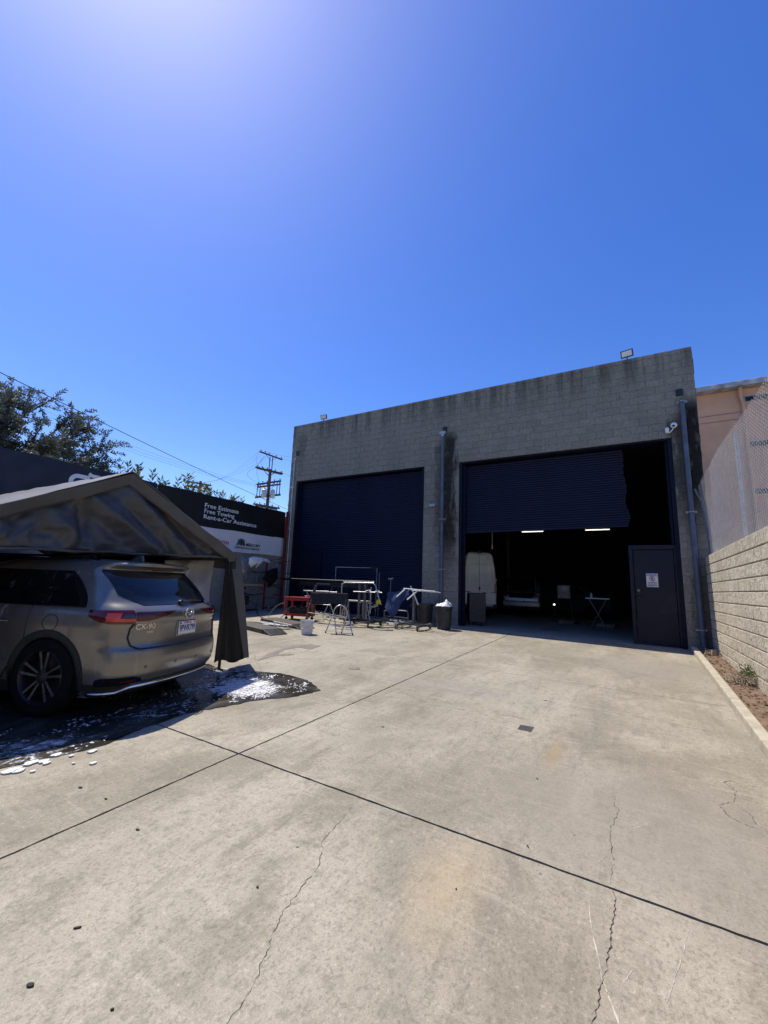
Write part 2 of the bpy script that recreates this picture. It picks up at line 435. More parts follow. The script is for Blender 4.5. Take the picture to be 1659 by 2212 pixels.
ribbon('crack', [(-1.72, 2.65), (-1.68, 2.57), (-1.63, 2.49), (-1.6, 2.22), (-1.57, 2.14), (-1.54, 2.11), (-1.48, 2.0), (-1.46, 1.87), (-1.45, 1.79), (-1.4, 1.6), (-1.36, 1.54), (-1.33, 1.47), (-1.29, 1.38), (-1.27, 1.3), (-1.25, 1.23), (-1.2, 1.0)], .0026, MAT['crack'])
ribbon('crack', [(-0.18, 3.73), (-0.18, 3.58), (-0.15, 3.52), (-0.19, 3.2), (-0.17, 3.03), (-0.16, 2.9), (-0.16, 2.71)], .0032, MAT['crack'])
ribbon('crack', [(-0.16, 2.66), (-0.15, 2.59), (-0.15, 2.48), (-0.15, 2.32), (-0.16, 2.18), (-0.17, 2.09), (-0.19, 2.05), (-0.19, 1.99), (-0.19, 1.91), (-.18, 1.6)], .0048, MAT['crack'], taper=False)
ribbon('crack', [(0.83, 4.57), (0.68, 4.48), (0.6, 4.54), (0.56, 4.47), (0.6, 4.35), (0.56, 4.16), (0.46, 4.02), (0.49, 3.86), (0.58, 3.81), (0.66, 3.76), (.8, 3.7)], .004, MAT['crack'])
ribbon('crack', [(0.56, 4.08), (0.61, 3.99), (0.62, 3.9), (0.66, 3.79), (.85, 3.66)], .0035, MAT['crack'])
ribbon('crack', [(-5.38, 5.23), (-5.76, 5.56)], .006, MAT['crack_soft'])
ribbon('crack', [(-5.38, 5.23), (-5.01, 4.97), (-4.79, 4.79), (-4.3, 4.6)], .006, MAT['crack_soft'])
ribbon('crack', [(-5.28, 4.66), (-5.34, 4.91), (-5.35, 5.2)], .006, MAT['crack_soft'])
ribbon('crack', [(-2.83, 5.26), (-2.46, 5.02), (-2.1, 4.88), (-1.95, 4.87), (-1.58, 4.96), (-1.3, 4.77)], .005, MAT['crack_soft'])
ribbon('crack', [(-0.79, 5.82), (-0.14, 5.93), (0.27, 5.89), (0.49, 5.85), (.9, 5.8)], .005, MAT['crack_soft'])
ribbon('crack', [(.9, 8.2), (.3, 8.5), (-.4, 8.62), (-1.2, 8.7)], .005, MAT['crack_soft'])
ribbon('crack', [(-3.9, 4.56), (-3.4, 4.75), (-2.95, 4.9)], .005, MAT['crack_soft'])
ribbon('scratch_mark', [(-0.2, 2.96), (-0.25, 2.83), (-0.27, 2.7)], .0025, MAT['scratch'], gap=.22, jit=.003)
ribbon('scratch_mark', [(-0.27, 2.66), (-0.26, 2.55), (-0.24, 2.39), (-0.21, 2.26), (-0.18, 2.12), (-0.15, 2.03), (-0.12, 1.96), (-.08, 1.7)], .0045, MAT['scratch'], gap=.22, jit=.003)
ribbon('scratch_mark', [(0.0, 2.41), (-0.06, 2.26), (-0.11, 2.12), (-0.12, 1.97)], .0025, MAT['scratch'], gap=.22, jit=.003)
ribbon('scratch_mark', [(0.15, 2.62), (0.09, 2.36), (0.02, 2.08)], .003, MAT['scratch'], gap=.22, jit=.003)
ribbon('scratch_mark', [(-.1, 3.3), (.05, 3.5)], .0025, MAT['scratch'], gap=.22, jit=.003)
def patch_poly(name, poly, mat, dz=.004, parent=yard_o, label=None):
    cx = sum(p[0] for p in poly) / len(poly); cy = sum(p[1] for p in poly) / len(poly)
    Q = []
    for a, b in zip(poly, poly[1:] + poly[:1]):
        n = max(2, int(math.hypot(b[0]-a[0], b[1]-a[1]) / .05))
        for k in range(n):
            j = (rnd.random() - .5) * .035
            x = a[0] + (b[0]-a[0]) * k / n; y = a[1] + (b[1]-a[1]) * k / n
            d = math.hypot(x-cx, y-cy) or 1
            Q.append((x + (x-cx) / d * j, y + (y-cy) / d * j))
    m_ = MB(); m_.add([gpt(x, y, dz) for x, y in Q], [tuple(range(len(Q)))])
    return m_.build(name, mat, parent)
MAT['damp'] = simple('damp stain', (.19, .172, .145), .55, var=.2, scale=8)
patch_poly('damp_stain', [(-5.33, 5.21), (-5.36, 5.37), (-5.4, 5.67), (-5.21, 5.98), (-5.29, 6.01), (-5.48, 5.81), (-5.65, 6.2), (-5.63, 6.55), (-5.34, 6.57), (-5.43, 7.01), (-5.66, 6.95), (-5.86, 6.7), (-5.82, 6.38), (-5.66, 5.87), (-5.55, 5.61)], MAT['damp'])
patch_poly('oil_spot', [(-3.92, 5.8), (-3.79, 5.91), (-3.72, 5.78), (-3.83, 5.69)], MAT['damp'])
# little steel cover in the slab
mc = MB()
for k in range(5): 
    y0 = 4.66 + k * .032; gsolid(mc, [(-1.07, y0), (-.94, y0 + .01), (-.94, y0 + .034), (-1.07, y0 + .024)], .005, -.01)
mc.build('drain_grate', MAT['grey_steel'], yard_o)
# bits lying on the slab
for (x, y, a, l, w) in ((-2.08, 1.15, .9, .05, .014), (-1.63, 1.72, 0, .02, .018), (-1.95, .94, .4, .045, .03), (-1.62, 1.05, .8, .02, .01), (-2.53, 1.66, .2, .045, .02),
                        (-3.29, 1.71, .4, .05, .03), (-3.01, 1.73, .2, .035, .02), (-.59, 2.78, 2.3, .05, .01), (-.7, 3.67, 2.5, .04, .01), (-.82, 2.24, 0, .012, .012), (-2.2, 3.9, .3, .05, .012), (-1.0, 5.9, .2, .05, .012)):
    m_ = MB(); nn = 7; l *= .6; w *= .6
    poly = [(x + math.cos(a) * l/2 * math.cos(q) * (.8+.4*rnd.random()) - math.sin(a) * w/2 * math.sin(q), y + math.sin(a) * l/2 * math.cos(q) + math.cos(a) * w/2 * math.sin(q) * (.8+.4*rnd.random())) for q in [2*PI*k/nn for k in range(nn)]]
    gsolid(m_, poly, .006, .0005); m_.build('grit', MAT['crack'], yard_o)

# ---- puddle of wash water and soap foam
def m_wet():
    t = NT('wet concrete'); p = t.pos()
    n = t.noise(t.mapping(p, (1, .6, 1)), 3.0, 6, .62, .6)
    c = t.mix(t.ramp(n, .35, .68), (.030, .028, .024), (.085, .077, .064))
    t.base(c); t.rough(t.ramp(n, .35, .7, .06, .34)); t.spec(.5)
    t.bump(t.noise(t.mapping(p, (1, .5, 1)), 16, 5, .6), .12, .004)
    # film of soap suds drifting on the water
    xyz = t.sep(p)
    def core(x, y, rx, ry):
        dx = t.math('DIVIDE', t.math('SUBTRACT', xyz[0], x), rx); dy = t.math('DIVIDE', t.math('SUBTRACT', xyz[1], y), ry)
        return t.ramp(t.math('ADD', t.math('MULTIPLY', dx, dx), t.math('MULTIPLY', dy, dy)), 0, 1, 1, 0)
    k = t.math('MAXIMUM', t.math('MAXIMUM', core(-4.3, 4.05, .75, .62), t.math('MULTIPLY', core(-4.9, 4.35, .9, .4), .7)), t.math('MAXIMUM', t.math('MULTIPLY', core(-4.35, 2.9, .55, .9), .62), t.math('MULTIPLY', core(-4.25, 1.6, .5, .9), .72)))
    sw = t.noise(t.mapping(p, (3.2, 1.4, 1), rot=(0, 0, R(-25))), 3.0, 8, .68, 1.6)
    fl = t.noise(p, 48, 4, .65)
    s_ = t.math('ADD', t.math('ADD', sw, t.math('MULTIPLY', fl, .35)), t.math('MULTIPLY', k, .42))
    mk = t.math('MULTIPLY', t.ramp(s_, .92, 1.12), t.ramp(k, .02, .25))
    c = t.mix(mk, c, (.70, .70, .70)); t.base(c); t.rough(t.math('MAXIMUM', t.ramp(n, .35, .7, .06, .34), t.math('MULTIPLY', mk, .6)))
    return t.m
MAT['wet'] = m_wet()
wetp = [(-4.02, 3.02), (-3.93, 3.3), (-3.86, 3.49), (-3.80, 3.75), (-3.7, 3.9), (-3.57, 4.06), (-3.5, 4.31), (-3.48, 4.52), (-3.77, 4.72), (-4.01, 4.82), (-4.3, 4.84), (-4.48, 4.84), (-4.79, 4.73), (-5.0, 4.62), (-5.3, 4.5), (-5.86, 4.6), (-6.4, 4.4), (-7.6, 4.0), (-8.6, 3.4), (-9.2, 2.2), (-8.8, .9), (-6.5, .3), (-5.2, .5), (-4.35, 1.0), (-4.02, 1.53), (-3.98, 1.75), (-3.9, 1.95), (-3.86, 2.15), (-3.97, 2.5)]
pud = patch_poly('puddle', wetp, MAT['wet'], .005, None); tag(pud, kind='structure')
MAT['foam'] = simple('soap foam', (.66, .66, .66), .55, var=.05, scale=20, bump=.4, bscale=60, bdist=.004)
def inside(poly, x, y):
    c = False; j = len(poly) - 1
    for i in range(len(poly)):
        xi, yi = poly[i]; xj, yj = poly[j]
        if (yi > y) != (yj > y) and x < (xj - xi) * (y - yi) / (yj - yi) + xi: c = not c
        j = i
    return c
fm = MB(); cell = .0105
zones = [([(-4.75, 3.5), (-4.05, 3.42), (-3.86, 3.6), (-3.74, 3.95), (-3.58, 4.4), (-3.8, 4.66), (-4.4, 4.74), (-4.9, 4.62), (-5.5, 4.5), (-5.3, 4.1)], .42, 1.0),
         ([(-5.3, 2.55), (-4.3, 2.5), (-4.05, 3.1), (-4.1, 3.5), (-4.6, 3.7), (-5.2, 3.3)], .75, .8),
         ([(-5.0, 1.0), (-4.5, 1.0), (-4.0, 1.6), (-3.93, 2.1), (-4.0, 2.6), (-4.6, 2.5), (-5.0, 1.8)], .75, .9)]
corner = {}
def fvert(i, j):
    k = (i, j)
    if k not in corner:
        x = i * cell + (rnd.random() - .5) * cell * .7; y = j * cell + (rnd.random() - .5) * cell * .7
        corner[k] = len(fm.v); fm.v.append(gpt(x, y, .0085 + .006 * rnd.random()))
    return corner[k]
for poly, thr, dens in zones:
    X0 = min(p[0] for p in poly); X1 = max(p[0] for p in poly); Y0 = min(p[1] for p in poly); Y1 = max(p[1] for p in poly)
    for i in range(int(X0 / cell), int(X1 / cell)):
        for j in range(int(Y0 / cell), int(Y1 / cell)):
            x, y = i * cell, j * cell
            if not inside(poly, x, y): continue
            a = mnoise.fractal(Vector((x * 5.0 + y * 1.5, y * 2.6, .3)), .8, 2.0, 4)
            b = mnoise.fractal(Vector((x * 42, y * 24, 4.1)), .8, 2.0, 3)
            near = max(0, 1 - math.hypot(x + 4.25, y - 3.95) / .55) * .5
            if a * .8 + b * 1.25 + near > thr + .26: fm.f.append((fvert(i, j), fvert(i+1, j), fvert(i+1, j+1), fvert(i, j+1)))
for (x, y, r_) in ((-3.81, 2.03, .035), (-3.59, 1.93, .028), (-3.91, 1.74, .04), (-3.86, 1.74, .03), (-3.92, 1.55, .06), (-3.88, 1.58, .04), (-3.79, 1.63, .02), (-3.70, 1.85, .012), (-3.85, 1.9, .02), (-3.95, 1.68, .05), (-3.96, 1.85, .04)):
    nn = 12; poly = [(x + r_ * math.cos(q) * (.7 + .5 * rnd.random()) * .7, y + r_ * math.sin(q) * (.7 + .5 * rnd.random())) for q in [2*PI*k/nn for k in range(nn)]]
    gsolid(fm, poly, .012, .004)
fo = fm.build('soap_foam', MAT['foam']); tag(fo, 'white soap foam floating on the puddle by the wash canopy', 'foam', kind='stuff')

# ---- kerb and the strip of bare dirt
kb = MB(); NS = 9
for k in range(NS):
    ya = -3 + k * 15.3 / NS; yb = -3 + (k + 1) * 15.3 / NS - .006
    P = [(curb_x(ya) + .012, ya), (curb_x(ya) + .125, ya), (curb_x(yb) + .125, yb), (curb_x(yb) + .012, yb)]
    m_ = MB(); gsolid(m_, P, .095 + .004 * rnd.random(), -.2)
    if k == 0: kerb_o = m_.build('kerb', MAT['curb'], None, bevel=.012); tag(kerb_o, kind='structure')
    else: m_.build('kerb_stone', MAT['curb'], kerb_o, bevel=.012)
dm = MB()
dm.grid(lambda u, v: (lambda y, x: (x, y, gz(x, y) + .055 + .03 * mnoise.fractal(Vector((x * 6, y * 6, 0)), .8, 2, 3)))(-3 + 15.3 * v, curb_x(-3 + 15.3 * v) + .1 + u * (1.62 - curb_x(-3 + 15.3 * v) - .1)), 8, 140)
tag(dm.build('dirt_strip', MAT['dirt'], None, smooth=True), kind='structure')

# ================================================================ block work helper
def split_face_mesh(name, w, h, d, depth, mat, nx=4, ny=3, seed=0, edge=.006):
    # local: x along wall, z up, front at y = 0 facing -y, origin at the lower left front
    r_ = random.Random(seed); m_ = MB(); ch = .006
    gx = [0, ch * 2] + [w * k / nx for k in range(1, nx)] + [w - ch * 2, w]; gh = [0, ch * 2] + [h * k / ny for k in range(1, ny)] + [h - ch * 2, h]
    nxs, nys = len(gx), len(gh)
    vs = []
    for b, z in enumerate(gh):
        for a, x in enumerate(gx):
            e = a in (0, nxs - 1) or b in (0, nys - 1)
            vs.append((x, edge if e else -depth * r_.random(), z))
    fs = [(b*nxs+a, b*nxs+a+1, (b+1)*nxs+a+1, (b+1)*nxs+a) for b in range(nys-1) for a in range(nxs-1)]
    ring = [a for a in range(nxs)] + [b*nxs+nxs-1 for b in range(1, nys)] + [(nys-1)*nxs+a for a in range(nxs-2, -1, -1)] + [b*nxs for b in range(nys-2, 0, -1)]
    base = len(vs)
    for i in ring: vs.append((vs[i][0], d, vs[i][2]))
    for k in range(len(ring)): fs.append((ring[k], base + k, base + (k+1) % len(ring), ring[(k+1) % len(ring)]))
    m_.add(vs, fs); return m_.mesh(name, mat)

def block_course_cells(x0, x1, z0, z1, zbase, L=.4064, H=.2032):
    out = []; k0 = math.floor((z0 - zbase) / H + 1e-6)
    k = k0
    while zbase + k * H < z1 - .01:
        za = max(z0, zbase + k * H); zb = min(z1, zbase + (k+1) * H)
        off = (k % 2) * L / 2
        i = math.floor((x0 - off) / L)
        while i * L + off < x1 - .005:
            xa = max(x0, i * L + off); xb = min(x1, (i+1) * L + off)
            if xb - xa > .03 and zb - za > .03: out.append((xa, xb, za, zb))
            i += 1
        k += 1
    return out

def lay_blocks(parent, cells, place, meshes, mat, limit, key, J=.010, JX=None):
    # place(xa, za) -> world matrix of a block; the `limit` cells with the largest key are single objects
    W, H = .3964, .1932; JX = J if JX is None else JX
    order = sorted(cells, key=key, reverse=True)
    base = root_loc(parent)
    for c in order[:limit]:
        xa, xb, za, zb = c
        o = obj('block', meshes[rnd.randrange(len(meshes))], parent)
        Mx = place(xa + JX/2, za + J/2) @ Matrix.Diagonal((max(.02, xb - xa - JX) / W, 1, max(.02, zb - za - J) / H, 1))
        o.matrix_local = Matrix.Translation(-base) @ Mx
    if order[limit:]:
        bm = MB()
        for xa, xb, za, zb in order[limit:]:
            me = meshes[rnd.randrange(len(meshes))]
            Mx = place(xa + JX/2, za + J/2) @ Matrix.Diagonal((max(.02, xb - xa - JX) / W, 1, max(.02, zb - za - J) / H, 1))
            bm.add([v.co for v in me.vertices], [tuple(p.vertices) for p in me.polygons], Mx)
        bm.build('block_work', mat, parent, kind='stuff')

# ================================================================ the garage building
FY = 12.35; XL, XR = -11.65, 1.65; ZT = 7.787; ZO = 5.45
bld = thing('block_garage', 'tall grey split-face block garage with two navy roller door bays', 'building', (-5, FY, .3))
core = MB(); cy0, cy1 = FY + .0095, FY + .20
core.bx(XL, XR, cy0, cy1, ZO, ZT - .004)
for xa, xb in ((XL, -11.31), (-5.73, -4.53), (1.08, XR)): core.bx(xa, xb, cy0, cy1, -.2, ZO)
core.build('wall', MAT['mortar'], bld)
bmeshes = [split_face_mesh('block_face', .3964, .1932, .06, .009, MAT['block'], 4, 2, s, .003) for s in range(10)]
cells = block_course_cells(XL, XR, ZO, ZT, ZO)
for xa, xb in ((XL, -11.31), (-5.73, -4.53), (1.08, XR)): cells += block_course_cells(xa, xb, .05, ZO, ZO)
def fac_key(c):
    x = (c[0] + c[1]) / 2; z = (c[2] + c[3]) / 2
    return (c[1]-c[0]) * (c[3]-c[2]) / (x * x + FY * FY + (z - 1.5) ** 2)
lay_blocks(bld, cells, lambda x, z: Matrix.Translation((x, FY, z)), bmeshes, MAT['block'], 300, fac_key, .007)
# exposed west end: quoin faces of the courses (seen as the toothed outline) and east end
sb = MB()
for k in range(36):
    z = ZO + (k - 24.5) * .2032
    if .3 < z < ZT - .1:
        for xx, sg in ((XL, -1), (XR, 1)):
            d = .006 + .014 * rnd.random()
            sb.bx(min(xx, xx + sg * d), max(xx, xx + sg * d), FY + .03, FY + 9.0, z - .1016 + .005, z + .1016 - .005)
sb.build('end_wall_face', MAT['block'], bld)
sh = MB()
sh.bx(XL, XL + .2, FY + .203, FY + 20, -.2, ZT - .01); sh.bx(XR - .2, XR, FY + .203, FY + 20, -.2, ZT - .01)
sh.bx(XL + .202, XR - .202, FY + 19.8, FY + 20, -.2, ZT - .01)
sh.build('side_wall', MAT['mortar'], bld)
rf = MB(); rf.bx(XL + .205, XR - .205, FY + .205, FY + 19.795, 7.05, 7.2); rf.build('roof', MAT['inwall'], bld)
ii = MB()
ii.bx(XL + .203, XL + .24, FY + .206, FY + 19.75, .2, 7.04); ii.bx(XR - .24, XR - .203, FY + .206, FY + 19.75, .2, 7.04); ii.bx(XL + .25, XR - .25, FY + 19.72, FY + 19.78, .2, 7.04)
ii.build('lining', MAT['inwall'], bld)
cp = MB(); cp.bx(XL, XR, FY + .01, FY + .205, ZT, ZT + .012); cp.build('coping', MAT['mortar'], bld)
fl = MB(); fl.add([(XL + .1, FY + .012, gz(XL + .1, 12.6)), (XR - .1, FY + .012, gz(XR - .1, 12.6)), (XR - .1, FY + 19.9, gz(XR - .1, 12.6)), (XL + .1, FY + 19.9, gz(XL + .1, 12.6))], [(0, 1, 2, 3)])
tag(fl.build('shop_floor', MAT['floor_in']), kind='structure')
ap = MB(); gsolid(ap, [(-11.3, FY - .02), (1.0, FY - .02), (1.0, FY + .02), (-11.3, FY + .02)], .004, -.02)
ap.build('threshold', MAT['floor_in'], bld)
# steel jambs / lintels lining the openings
jm = MB()
for xa, xb in ((-11.31, -5.73), (-4.53, 1.08)):
    jm.bx(xa + .001, xa + .09, FY + .03, FY + .40, .1, ZO - .001); jm.bx(xb - .09, xb - .001, FY + .03, FY + .40, .1, ZO - .001)
    jm.bx(xa + .092, xb - .092, FY + .03, FY + .40, ZO - .05, ZO - .001)
jm.build('door_jamb', MAT['navyframe'], bld, bevel=.006)

# roller doors: each slat is a curved strip of its own
SP = .070
def slat_mesh(L):
    m_ = MB(); prof = []
    for k in range(7):
        t_ = k / 6; prof.append((-.021 * math.sin(PI * t_) - .002, t_ * (SP - .010)))
    prof += [(.001, SP - .006), (.001, SP)]
    vs = []; n = len(prof)
    for xx in (0, L):
        for (yy, zz) in prof: vs.append((xx, yy, zz))
    fs = [(i, n + i, n + i + 1, i + 1) for i in range(n - 1)]
    vs += [(0, .01, 0), (L, .01, 0), (0, .01, SP), (L, .01, SP)]; b = 2 * n
    fs += [(b, b+2, b+3, b+1), (0, b, b+1, n), (n-1, 2*n-1, b+3, b+2)]
    m_.add(vs, fs); me = m_.mesh('slat', MAT['navy'], None, True, 60); return me
def roller(xa, xb, zbot_l, zbot_r, yy, ztop=5.40, wav=0.0, rng=random.Random(3)):
    d = MB(); d.bx(0, xb - xa + (.05 if wav else 0), -.03, .02, -.06, -.002, Matrix.Translation((xa, yy, zbot_l)) @ Matrix.Rotation(-math.atan2(zbot_r - zbot_l, xb - xa), 4, 'Y'))
    o = d.build('roller_door', MAT['navy'], bld, bevel=.008)
    base = root_loc(bld); n = int((ztop - zbot_l) / SP); me = slat_mesh(1.0)
    tilt = math.atan2(zbot_r - zbot_l, xb - xa)
    for k in range(n):
        s = obj('slat', me, o)
        dx = wav * (.05 * math.sin(k * .55) * (1 - k / n) + .03 * (rng.random() - .5)) + (wav * .07 * (1 - k / n))
        s.matrix_local = Matrix.Translation(Vector((xa, yy + .003 * (rng.random() - .5), zbot_l + k * SP)) - base) @ Matrix.Rotation(-tilt * (1 - k / n) , 4, 'Y') @ Matrix.Diagonal((xb - xa + dx, 1, 1.0, 1))
    return o
roller(-11.21, -5.83, .62, .50, FY + .22)
roller(-4.43, -.02, 3.26, 3.31, FY + .26, 5.41, .9)
for (xa, xb, za) in ((-11.25, -11.15, .55), (-5.89, -5.79, .55), (-4.44, -4.36, .4), (.93, .985, 2.78)):
    gd = MB(); gd.bx(xa, xb, FY + .14, FY + (.30 if za > 2 else .185), za, 5.40); gd.build('guide_rail', MAT['navyframe'], bld)
# pass door inside bay one (a framed panel in the curtain)
pd = MB(); pd.bx(-10.98, -10.03, FY + .165, FY + .195, .55, 2.62)
pd.build('wicket_door', MAT['navyframe'], bld, bevel=.006)
pf = MB(); pf.bx(-11.06, -10.985, FY + .15, FY + .2, .55, 2.70); pf.bx(-10.025, -9.95, FY + .15, FY + .2, .55, 2.70); pf.bx(-10.98, -10.03, FY + .15, FY + .2, 2.625, 2.70)
pf.build('wicket_frame', MAT['navyframe'], bld)
# steel man door
fr = MB(); fy = FY + .10
fr.bx(-.01, .075, fy - .03, fy + .09, .34, 2.75); fr.bx(.945, 1.0, fy - .03, fy + .09, .34, 2.75); fr.bx(.077, .943, fy - .03, fy + .09, 2.64, 2.75)
fr.build('door_frame', MAT['doorpaint'], bld, bevel=.008)
dr = MB(); dr.bx(.085, .935, fy + .005, fy + .05, .36, 2.63)
door = dr.build('door', MAT['doorpaint'], bld, bevel=.006)
kn = MB(); kn.lathe([(.0, 0), (.032, 0), (.032, .012), (.014, .016), (.014, .04), (.028, .05), (.030, .07), (.018, .082), (0, .084)], 16, xform((.165, fy + .005, 1.45), (1,0,0), (0,0,1), (0,-1,0)))
kn.build('handle', MAT['darkmetal'], door, smooth=True)
kp = MB(); kp.bx(.12, .20, fy - .03, fy + .003, 1.52, 1.68); kp.build('keypad', MAT['black'], door, bevel=.008)
kk = MB()
for a in range(3):
    for b in range(2): kk.bx(.135 + a * .019, .148 + a * .019, fy - .034, fy - .029, 1.60 + b * .025, 1.617 + b * .025)
kk.build('key', MAT['galv'], door)
hg = MB()
for z in (.7, 1.5, 2.3): hg.tube([(.94, fy - .002, z), (.94, fy - .002, z + .1)], .009, 8)
hg.build('hinge', MAT['darkmetal'], door)
# scuppers and downpipes
def scupper(x, z):
    m_ = MB(); m_.bx(x - .075, x + .075, FY - .035, FY + .03, z - .09, z + .09)
    o = m_.build('scupper', MAT['black'], bld, bevel=.01)
for x, z in ((-5.01, 6.62), (1.32, 6.60), (-11.33, 6.6)): scupper(x, z)
def rodpipe(pts, r, name, mat=MAT['pipe'], n=10):
    m_ = MB(); m_.tube(pts, r, n); return m_.build(name, mat, bld, smooth=True, ang=50)
yp = FY - .075
p1 = rodpipe([(-5.055, yp, 6.42), (-5.05, yp, 1.0), (-5.05, yp, .45)], .05, 'downpipe')
hd = MB(); hd.bx(-5.16, -4.95, FY - .14, FY - .022, 6.42, 6.52); hd.bx(-5.11, -5.0, FY - .13, FY - .025, 6.36, 6.419); hd.build('hopper', MAT['galv'], p1, bevel=.008)
p2 = rodpipe([(1.35, yp, 6.36), (1.355, yp, .9), (1.37, yp - .02, .38)], .055, 'downpipe')
p3 = rodpipe([(-11.44, FY - .026, 6.36), (-11.44, FY - .026, .6)], .025, 'conduit', MAT['galv'])
sg = MB(); sg.tube([(-11.44, FY - .03, 6.34), (-11.42, FY - .03, 6.4), (-11.34, FY - .03, 6.41)], .03, 8); sg.build('elbow', MAT['galv'], p3, smooth=True)
def strap(x, z, r, par):
    m_ = MB(); m_.bx(x - r - .05, x + r + .05, FY - .03, FY - .019, z - .022, z + .022); m_.tube([(x + r * 1.1 * math.cos(a), yp + r * 1.1 * math.sin(a), z) for a in [PI + k * PI / 8 for k in range(9)]], .012, 6)
    m_.build('strap', MAT['galv'], par)
for z in (3.63, 2.06): strap(-5.05, z, .055, p1)
for z in (6.33, 3.52, .77): strap(1.355, z, .06, p2)
for z in (3.56, 5.2, 2.2): strap(-11.46, z, .032, p3)
# insulator hooks on the west edge
ih = MB()
for z in (6.75, 6.55, 5.1, 4.5): ih.tube([(XL, FY + .02, z), (XL - .06, FY + .02, z + .02), (XL - .07, FY + .02, z + .05)], .012, 6)
ih.build('hook', MAT['white'], bld)
# lit fluorescent tubes in the shop
emi = NT('lit tube'); emi.base((.9, .9, .85)); emi.p.inputs['Emission Color'].default_value = (1, .97, .88, 1); emi.p.inputs['Emission Strength'].default_value = 2.2
for i, (xa, xb) in enumerate(((-4.24, -3.31), (-1.58, -.65))):
    tl = thing('tube_light', 'lit fluorescent tube fitting hanging left of centre in the open bay' if i == 0 else 'lit fluorescent tube fitting hanging near the man door side of the bay', 'lamp', ((xa+xb)/2, 20, 4.17), group='lit tube lamps in the shop')
    m_ = MB(); m_.tube([(xa, 20, 4.17), (xb, 20, 4.17)], .012, 8); m_.build('tube', emi.m, tl)
    m_ = MB(); m_.bx(xa - .03, xb + .03, 19.95, 20.05, 4.2, 4.25); m_.bx(xa, xa + .02, 19.98, 20.02, 4.25, 7.04); m_.bx(xb - .02, xb, 19.98, 20.02, 4.25, 7.04); m_.build('fitting', MAT['white'], tl)
# interior columns / ducts hinted in the dark
dc = MB(); dc.tube([(-6.0, 24.5, .4), (-6.0, 24.5, 6.9)], .16, 12); dc.build('duct', MAT['grey_steel'], bld, smooth=True)

# ---- flood lights and cameras
def flood(x, z, yaw, tilt, label, s=1.0):
    t_ = thing('flood_light', label, 'flood light', (x, FY + .08, z), yaw, 'flood lights on the parapet')
    m_ = MB(); m_.tube([(0, 0, 0), (0, 0, .10)], .014, 8); m_.bx(-.04, .04, -.03, .03, -.004, .008); m_.build('stem', MAT['black'], t_, True)
    Mx = Matrix.Translation((0, 0, .10 + .075 * s)) @ Matrix.Rotation(R(tilt), 4, 'X')
    m_ = MB(); m_.bx(-.115*s, .115*s, -.02, .03, -.075*s, .075*s, Mx)
    for k in range(5): m_.bx((-.09 + .045*k)*s - .004, (-.09 + .045*k)*s + .004, .03, .05, -.06*s, .06*s, Mx)
    m_.build('housing', MAT['black'], t_, True, bevel=.006)
    m_ = MB(); m_.bx(-.095*s, .095*s, -.026, -.021, -.055*s, .055*s, Mx); m_.build('lens', MAT['whiteplastic'], t_, True)
flood(-10.19, 7.80, R(10), 14, 'small flood light on the parapet above the closed roller bay', 1.15)
flood(.24, 7.80, R(-12), 16, 'small flood light on the parapet above the open roller bay', 1.3)
c1 = thing('security_camera', 'small grey bullet camera on the pier between the two bays', 'camera', (-5.30, FY - .02, 4.08))
m_ = MB(); m_.tube([(-5.30, FY - .005, 4.08), (-5.30, FY - .10, 4.07)], .018, 8); m_.build('bracket', MAT['black'], c1)
m_ = MB(); m_.bx(-5.47, -5.27, FY - .17, FY - .09, 4.04, 4.13); m_.build('housing', MAT['galv'], c1, bevel=.02, seg=3)
m_ = MB(); m_.bx(-5.476, -5.471, FY - .155, FY - .105, 4.06, 4.11); m_.build('lens', MAT['black'], c1)
c2 = thing('security_camera', 'white dome camera over the corner of the open bay', 'camera', (1.08, FY - .02, 5.66))
m_ = MB(); m_.lathe([(0, -.045), (.06, -.04), (.075, 0), (.06, .04), (0, .045)], 16, xform((1.14, FY - .12, 5.72), (1,0,0), (0,.5,.87), (0,-.87,.5))); m_.build('dome', MAT['white'], c2, smooth=True)
m_ = MB(); m_.lathe([(0, 0), (.035, 0), (.03, .025), (0, .03)], 14, xform((1.13, FY - .16, 5.695), (1,0,0), (0,.3,.95), (0,-.95,-.3))); m_.build('lens', MAT['black'], c2, smooth=True)
m_ = MB(); m_.bx(.955, 1.04, FY - .09, FY - .005, 5.555, 5.70); m_.build('junction_box', MAT['white'], c2, bevel=.02, seg=3)
m_ = MB(); m_.tube([(1.0, FY - .05, 5.56), (1.05, FY - .09, 5.55), (1.11, FY - .1, 5.62), (1.14, FY - .1, 5.68)], .012, 8); m_.build('arm', MAT['white'], c2, smooth=True)

# ---- notice sign on the man door
sgn = thing('notice_sign', 'white notice sign with blue heading fixed to the slate man door', 'sign', (.46, fy, 1.71))
m_ = MB(); m_.bx(.34, .585, fy - .0065, fy - .001, 1.715, 2.045); m_.build('panel', MAT['white'], sgn, bevel=.002)
m_ = MB(); m_.bx(.35, .575, fy - .010, fy - .0075, 1.98, 2.035); m_.build('heading_band', MAT['ink_blue'], sgn)
XS = lambda x, z, y=fy - .0125: xform((x, y, z), (1,0,0), (0,0,1), (0,-1,0))
text('NOTICE', .058, MAT['ink_white'], sgn, XS(.4625, 1.988), align='CENTER', offset=.0015, shear=.2)
m_ = MB(); m_.tube([(.4625 + .055 * math.cos(a), fy - .009, 1.915 + .055 * math.sin(a)) for a in [2*PI*k/24 for k in range(24)]], .006, 6, True)
m_.tube([(.425, fy - .009, 1.952), (.50, fy - .009, 1.878)], .0055, 6); m_.build('ban_ring', MAT['ink_red'], sgn)
